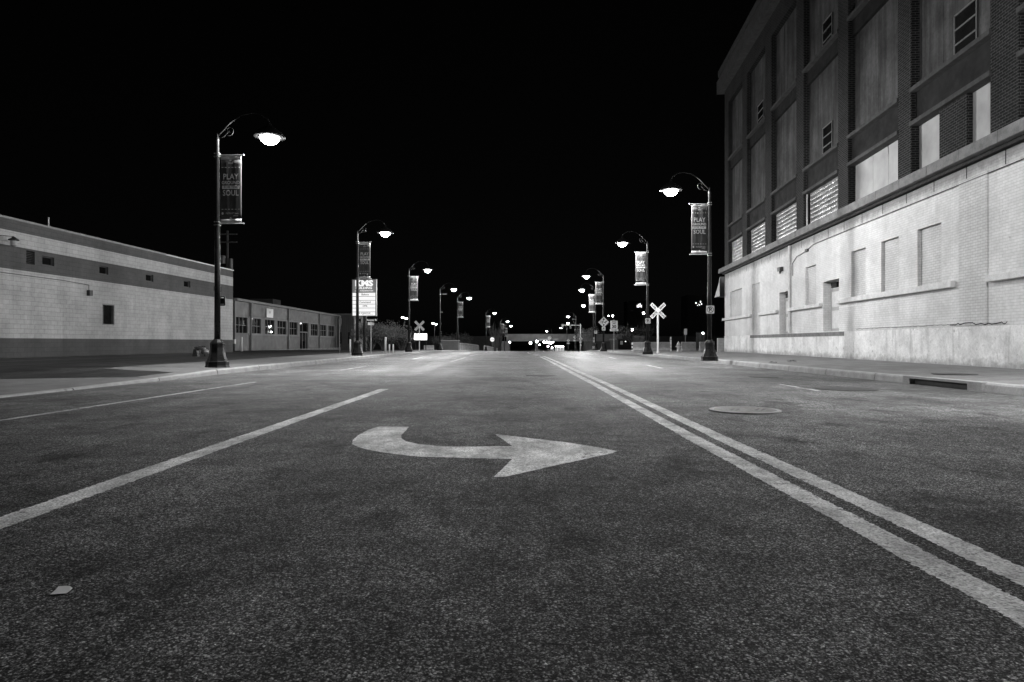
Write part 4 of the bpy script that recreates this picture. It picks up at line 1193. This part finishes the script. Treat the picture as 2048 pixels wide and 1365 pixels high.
# lamps seen through the underpass and far lights
def far_light(x, y, Y, r, label, strength='lit', pole=True, name='distant_lamp'):
    gz = g(Y); z = pz(y,Y)
    e = tag(empty(name, (px(x,Y),Y,gz)), label, 'lamp', 'distant lamps')
    if pole: MB().tube([(0,.1,0),(0,.1,z-gz+.1)], .05, 6).build('pole', M['steel'], e)
    MB().lathe([(.01,-r),(r*.7,-r*.7),(r,0),(r*.7,r*.7),(.01,r)], 10, (0,0,z-gz)).build('globe', M[strength], e, True)
far_light(1073.5,683.5,192,.34,'brightest single lamp standing in front of the bridge')
for i,(x,y,r) in enumerate(((1061,686.5,.28),(1088.5,685,.26),(1094,684.8,.22),(1098,685.5,.24),(1102.5,686.5,.3),(1106,684.5,.18),(1079,690,.2),(1096,693,.22),(1104,695.5,.28))):
    far_light(x,y,250+i*12,r*1.6,'small lit lamp seen through the underpass, %s counted from the camera' % ['first','second','third','fourth','fifth','sixth','seventh','eighth','ninth'][i])
far_light(1019.5,685,195,.22,'small lamp at the left end of the underpass')
far_light(1287,627,130,.22,'pole lamp above the left part of the vacant ground')
far_light(1264.5,660,120,.2,'lower pole lamp left of the second right lamp post')
far_light(1225.5,632.5,240,.3,'tiny far lamp over the speed limit sign')
far_light(1217,632,250,.16,'tiniest far lamp above the diamond clearance sign')
far_light(1406,667,95,.12,'small lamp behind the dark picket fence')
def twin_lamp(x, y, Y, label):
    gz = g(Y)+.1; z = pz(y,Y)-gz
    e = tag(empty('twin_lamp', (px(x,Y),Y,gz)), label, 'lamp', 'twin headed lot lamps')
    MB().tube([(0,0,0),(0,0,z+.1)], [.09,.06], 8).build('pole', M['steel'], e)
    MB().tube([(-.35,0,z+.1),(.35,0,z+.05)], .03, 6).build('arm', M['steel'], e)
    for s in (-1,1):
        hd_ = MB().lathe([(.2,.02),(.22,.08),(.06,.2)], 12, (s*.27,0,z-.03+(-.12 if s > 0 else .05))).build('lamp_head', M['steel'], e)
        MB().lathe([(.01,-.16),(.13,-.12),(.19,0),(.19,.02)], 12, (s*.27,0,z-.03+(-.12 if s > 0 else .05))).build('globe', M['lit'], hd_, True)
twin_lamp(809,635,100,'twin headed lot lamp left of the third left lamp post')
twin_lamp(869,647,128,'twin headed lot lamp right of the left crossbuck')
# traffic signal with mast arm
Y = 150; X = px(1161,Y); gz = g(Y)+.15
e = tag(empty('traffic_signal', (X,Y,gz)), 'traffic signal mast arm reaching left over the street near the underpass', 'traffic signal')
zt = pz(651,Y)-gz
MB().tube([(0,0,-.1),(0,0,zt+.3)], [.13,.09], 10).build('post', M['galv'], e)
MB().tube([(0,0,zt),(-4.3,0,zt+.05)], [.08,.05], 8).build('mast_arm', M['galv'], e)
for xx in (-2.2,-4.0):
    hd_ = MB().box(xx-.17,xx+.17,-.2,.02,zt-.75,zt+.25).build('signal_head', M['steel'], e)
    v = MB()
    for k in range(3): v.tube([(xx,-.2,zt+.08-k*.32),(xx,-.34,zt+.08-k*.32)], .12, 10)
    v.build('visor', M['steel'], hd_)

# ------------------------------------------------------------------ far buildings
def far_building(xa, xb, ytop, Y, label, wins, mat='spandrel', depth=12):
    X0, X1 = px(xa,Y), px(xb,Y); gz = g(Y); zt = pz(ytop,Y)-gz
    e = tag(empty('distant_building', (X0,Y,gz)), label, 'building', 'distant buildings')
    MB().box(0,X1-X0,0,depth,-.5,zt).build('wall', M[mat], e)
    MB().box(-.2,X1-X0+.2,-.2,depth+.2,zt+.002,zt+.3).build('roof_edge', M['roof'], e)
    for (x,y,w_,h_,mt) in wins:
        a = px(x,Y)-X0; z = pz(y,Y)-gz; hw, hh = w_*Y/F/2, h_*Y/F/2
        MB().box(a-hw,a+hw,-.03,-.002,z-hh,z+hh).build('window', M[mt], e)
far_building(1236,1266,680.5,140,'low dark building left of the barriers with a pale door and lit lamp',[(1243,686,5,7,'sign_g'),(1251,683.5,2,1.6,'litwin')])
far_building(1255,1300,604,330,'dark distant block with a row of lit windows left of the crossbuck',[(1274.5,613,1.3,5,'litwin'),(1277,612,1.2,7,'litwin'),(1280,611,1.2,8,'litwin'),(1282.8,613,1,5,'litwin')],'roof')
far_building(1375,1500,592,300,'dark distant block with scattered lit windows left of the warehouse',[(1392,606.5,2.2,2.4,'litwin'),(1397,609,1,1,'litwin'),(1401,604,1.8,3,'litwin'),(1403,608.5,1.6,2.5,'litwin'),(1395,611.5,1.4,1,'litwin'),(1399,610.5,2,1.2,'litwin')],'roof')
far_building(560,700,640,170,'dark distant block behind the metal shed',[],'roof')

# ------------------------------------------------------------------ litter
e = tag(MB().add([(-.026,-.040,0),(.0,-.036,.001),(.020,-.028,0),(.018,-.004,.001),(.010,.022,.0),(-.010,.038,.001),(-.030,.042,0),(-.048,.036,0),(-.034,.0,.001)],
    [(0,1,2,3,4,5,6,8),(6,7,8)]).build('paper_scrap', M['sign_w'], None, False, (*ground_pt(131,1183), .004)), 'small pale scrap of paper on the asphalt in the lower left corner', 'litter')
sm = e.modifiers.new('s','SOLIDIFY'); sm.thickness = .0015

rnd = random.Random(9)
for (x, y, r, lab) in ((1584,724,.16,'dark clump of dry leaves on the right pavement before the first warehouse door'),
                       (1546,726.5,.13,'smaller dark leaf clump nearer the first right lamp base')):
    Z = F*(EYE-.17)/(y-CY); m = MB(); foliage(m, (0,0,.0), r, 90, .03, rnd, .28)
    m.v = [(a, b, max(c, .003)) for a, b, c in m.v]
    tag(m.build('leaf_clump', M['leaf_d'], None, False, (px(x,Z), Z, .18)), lab, 'leaves')
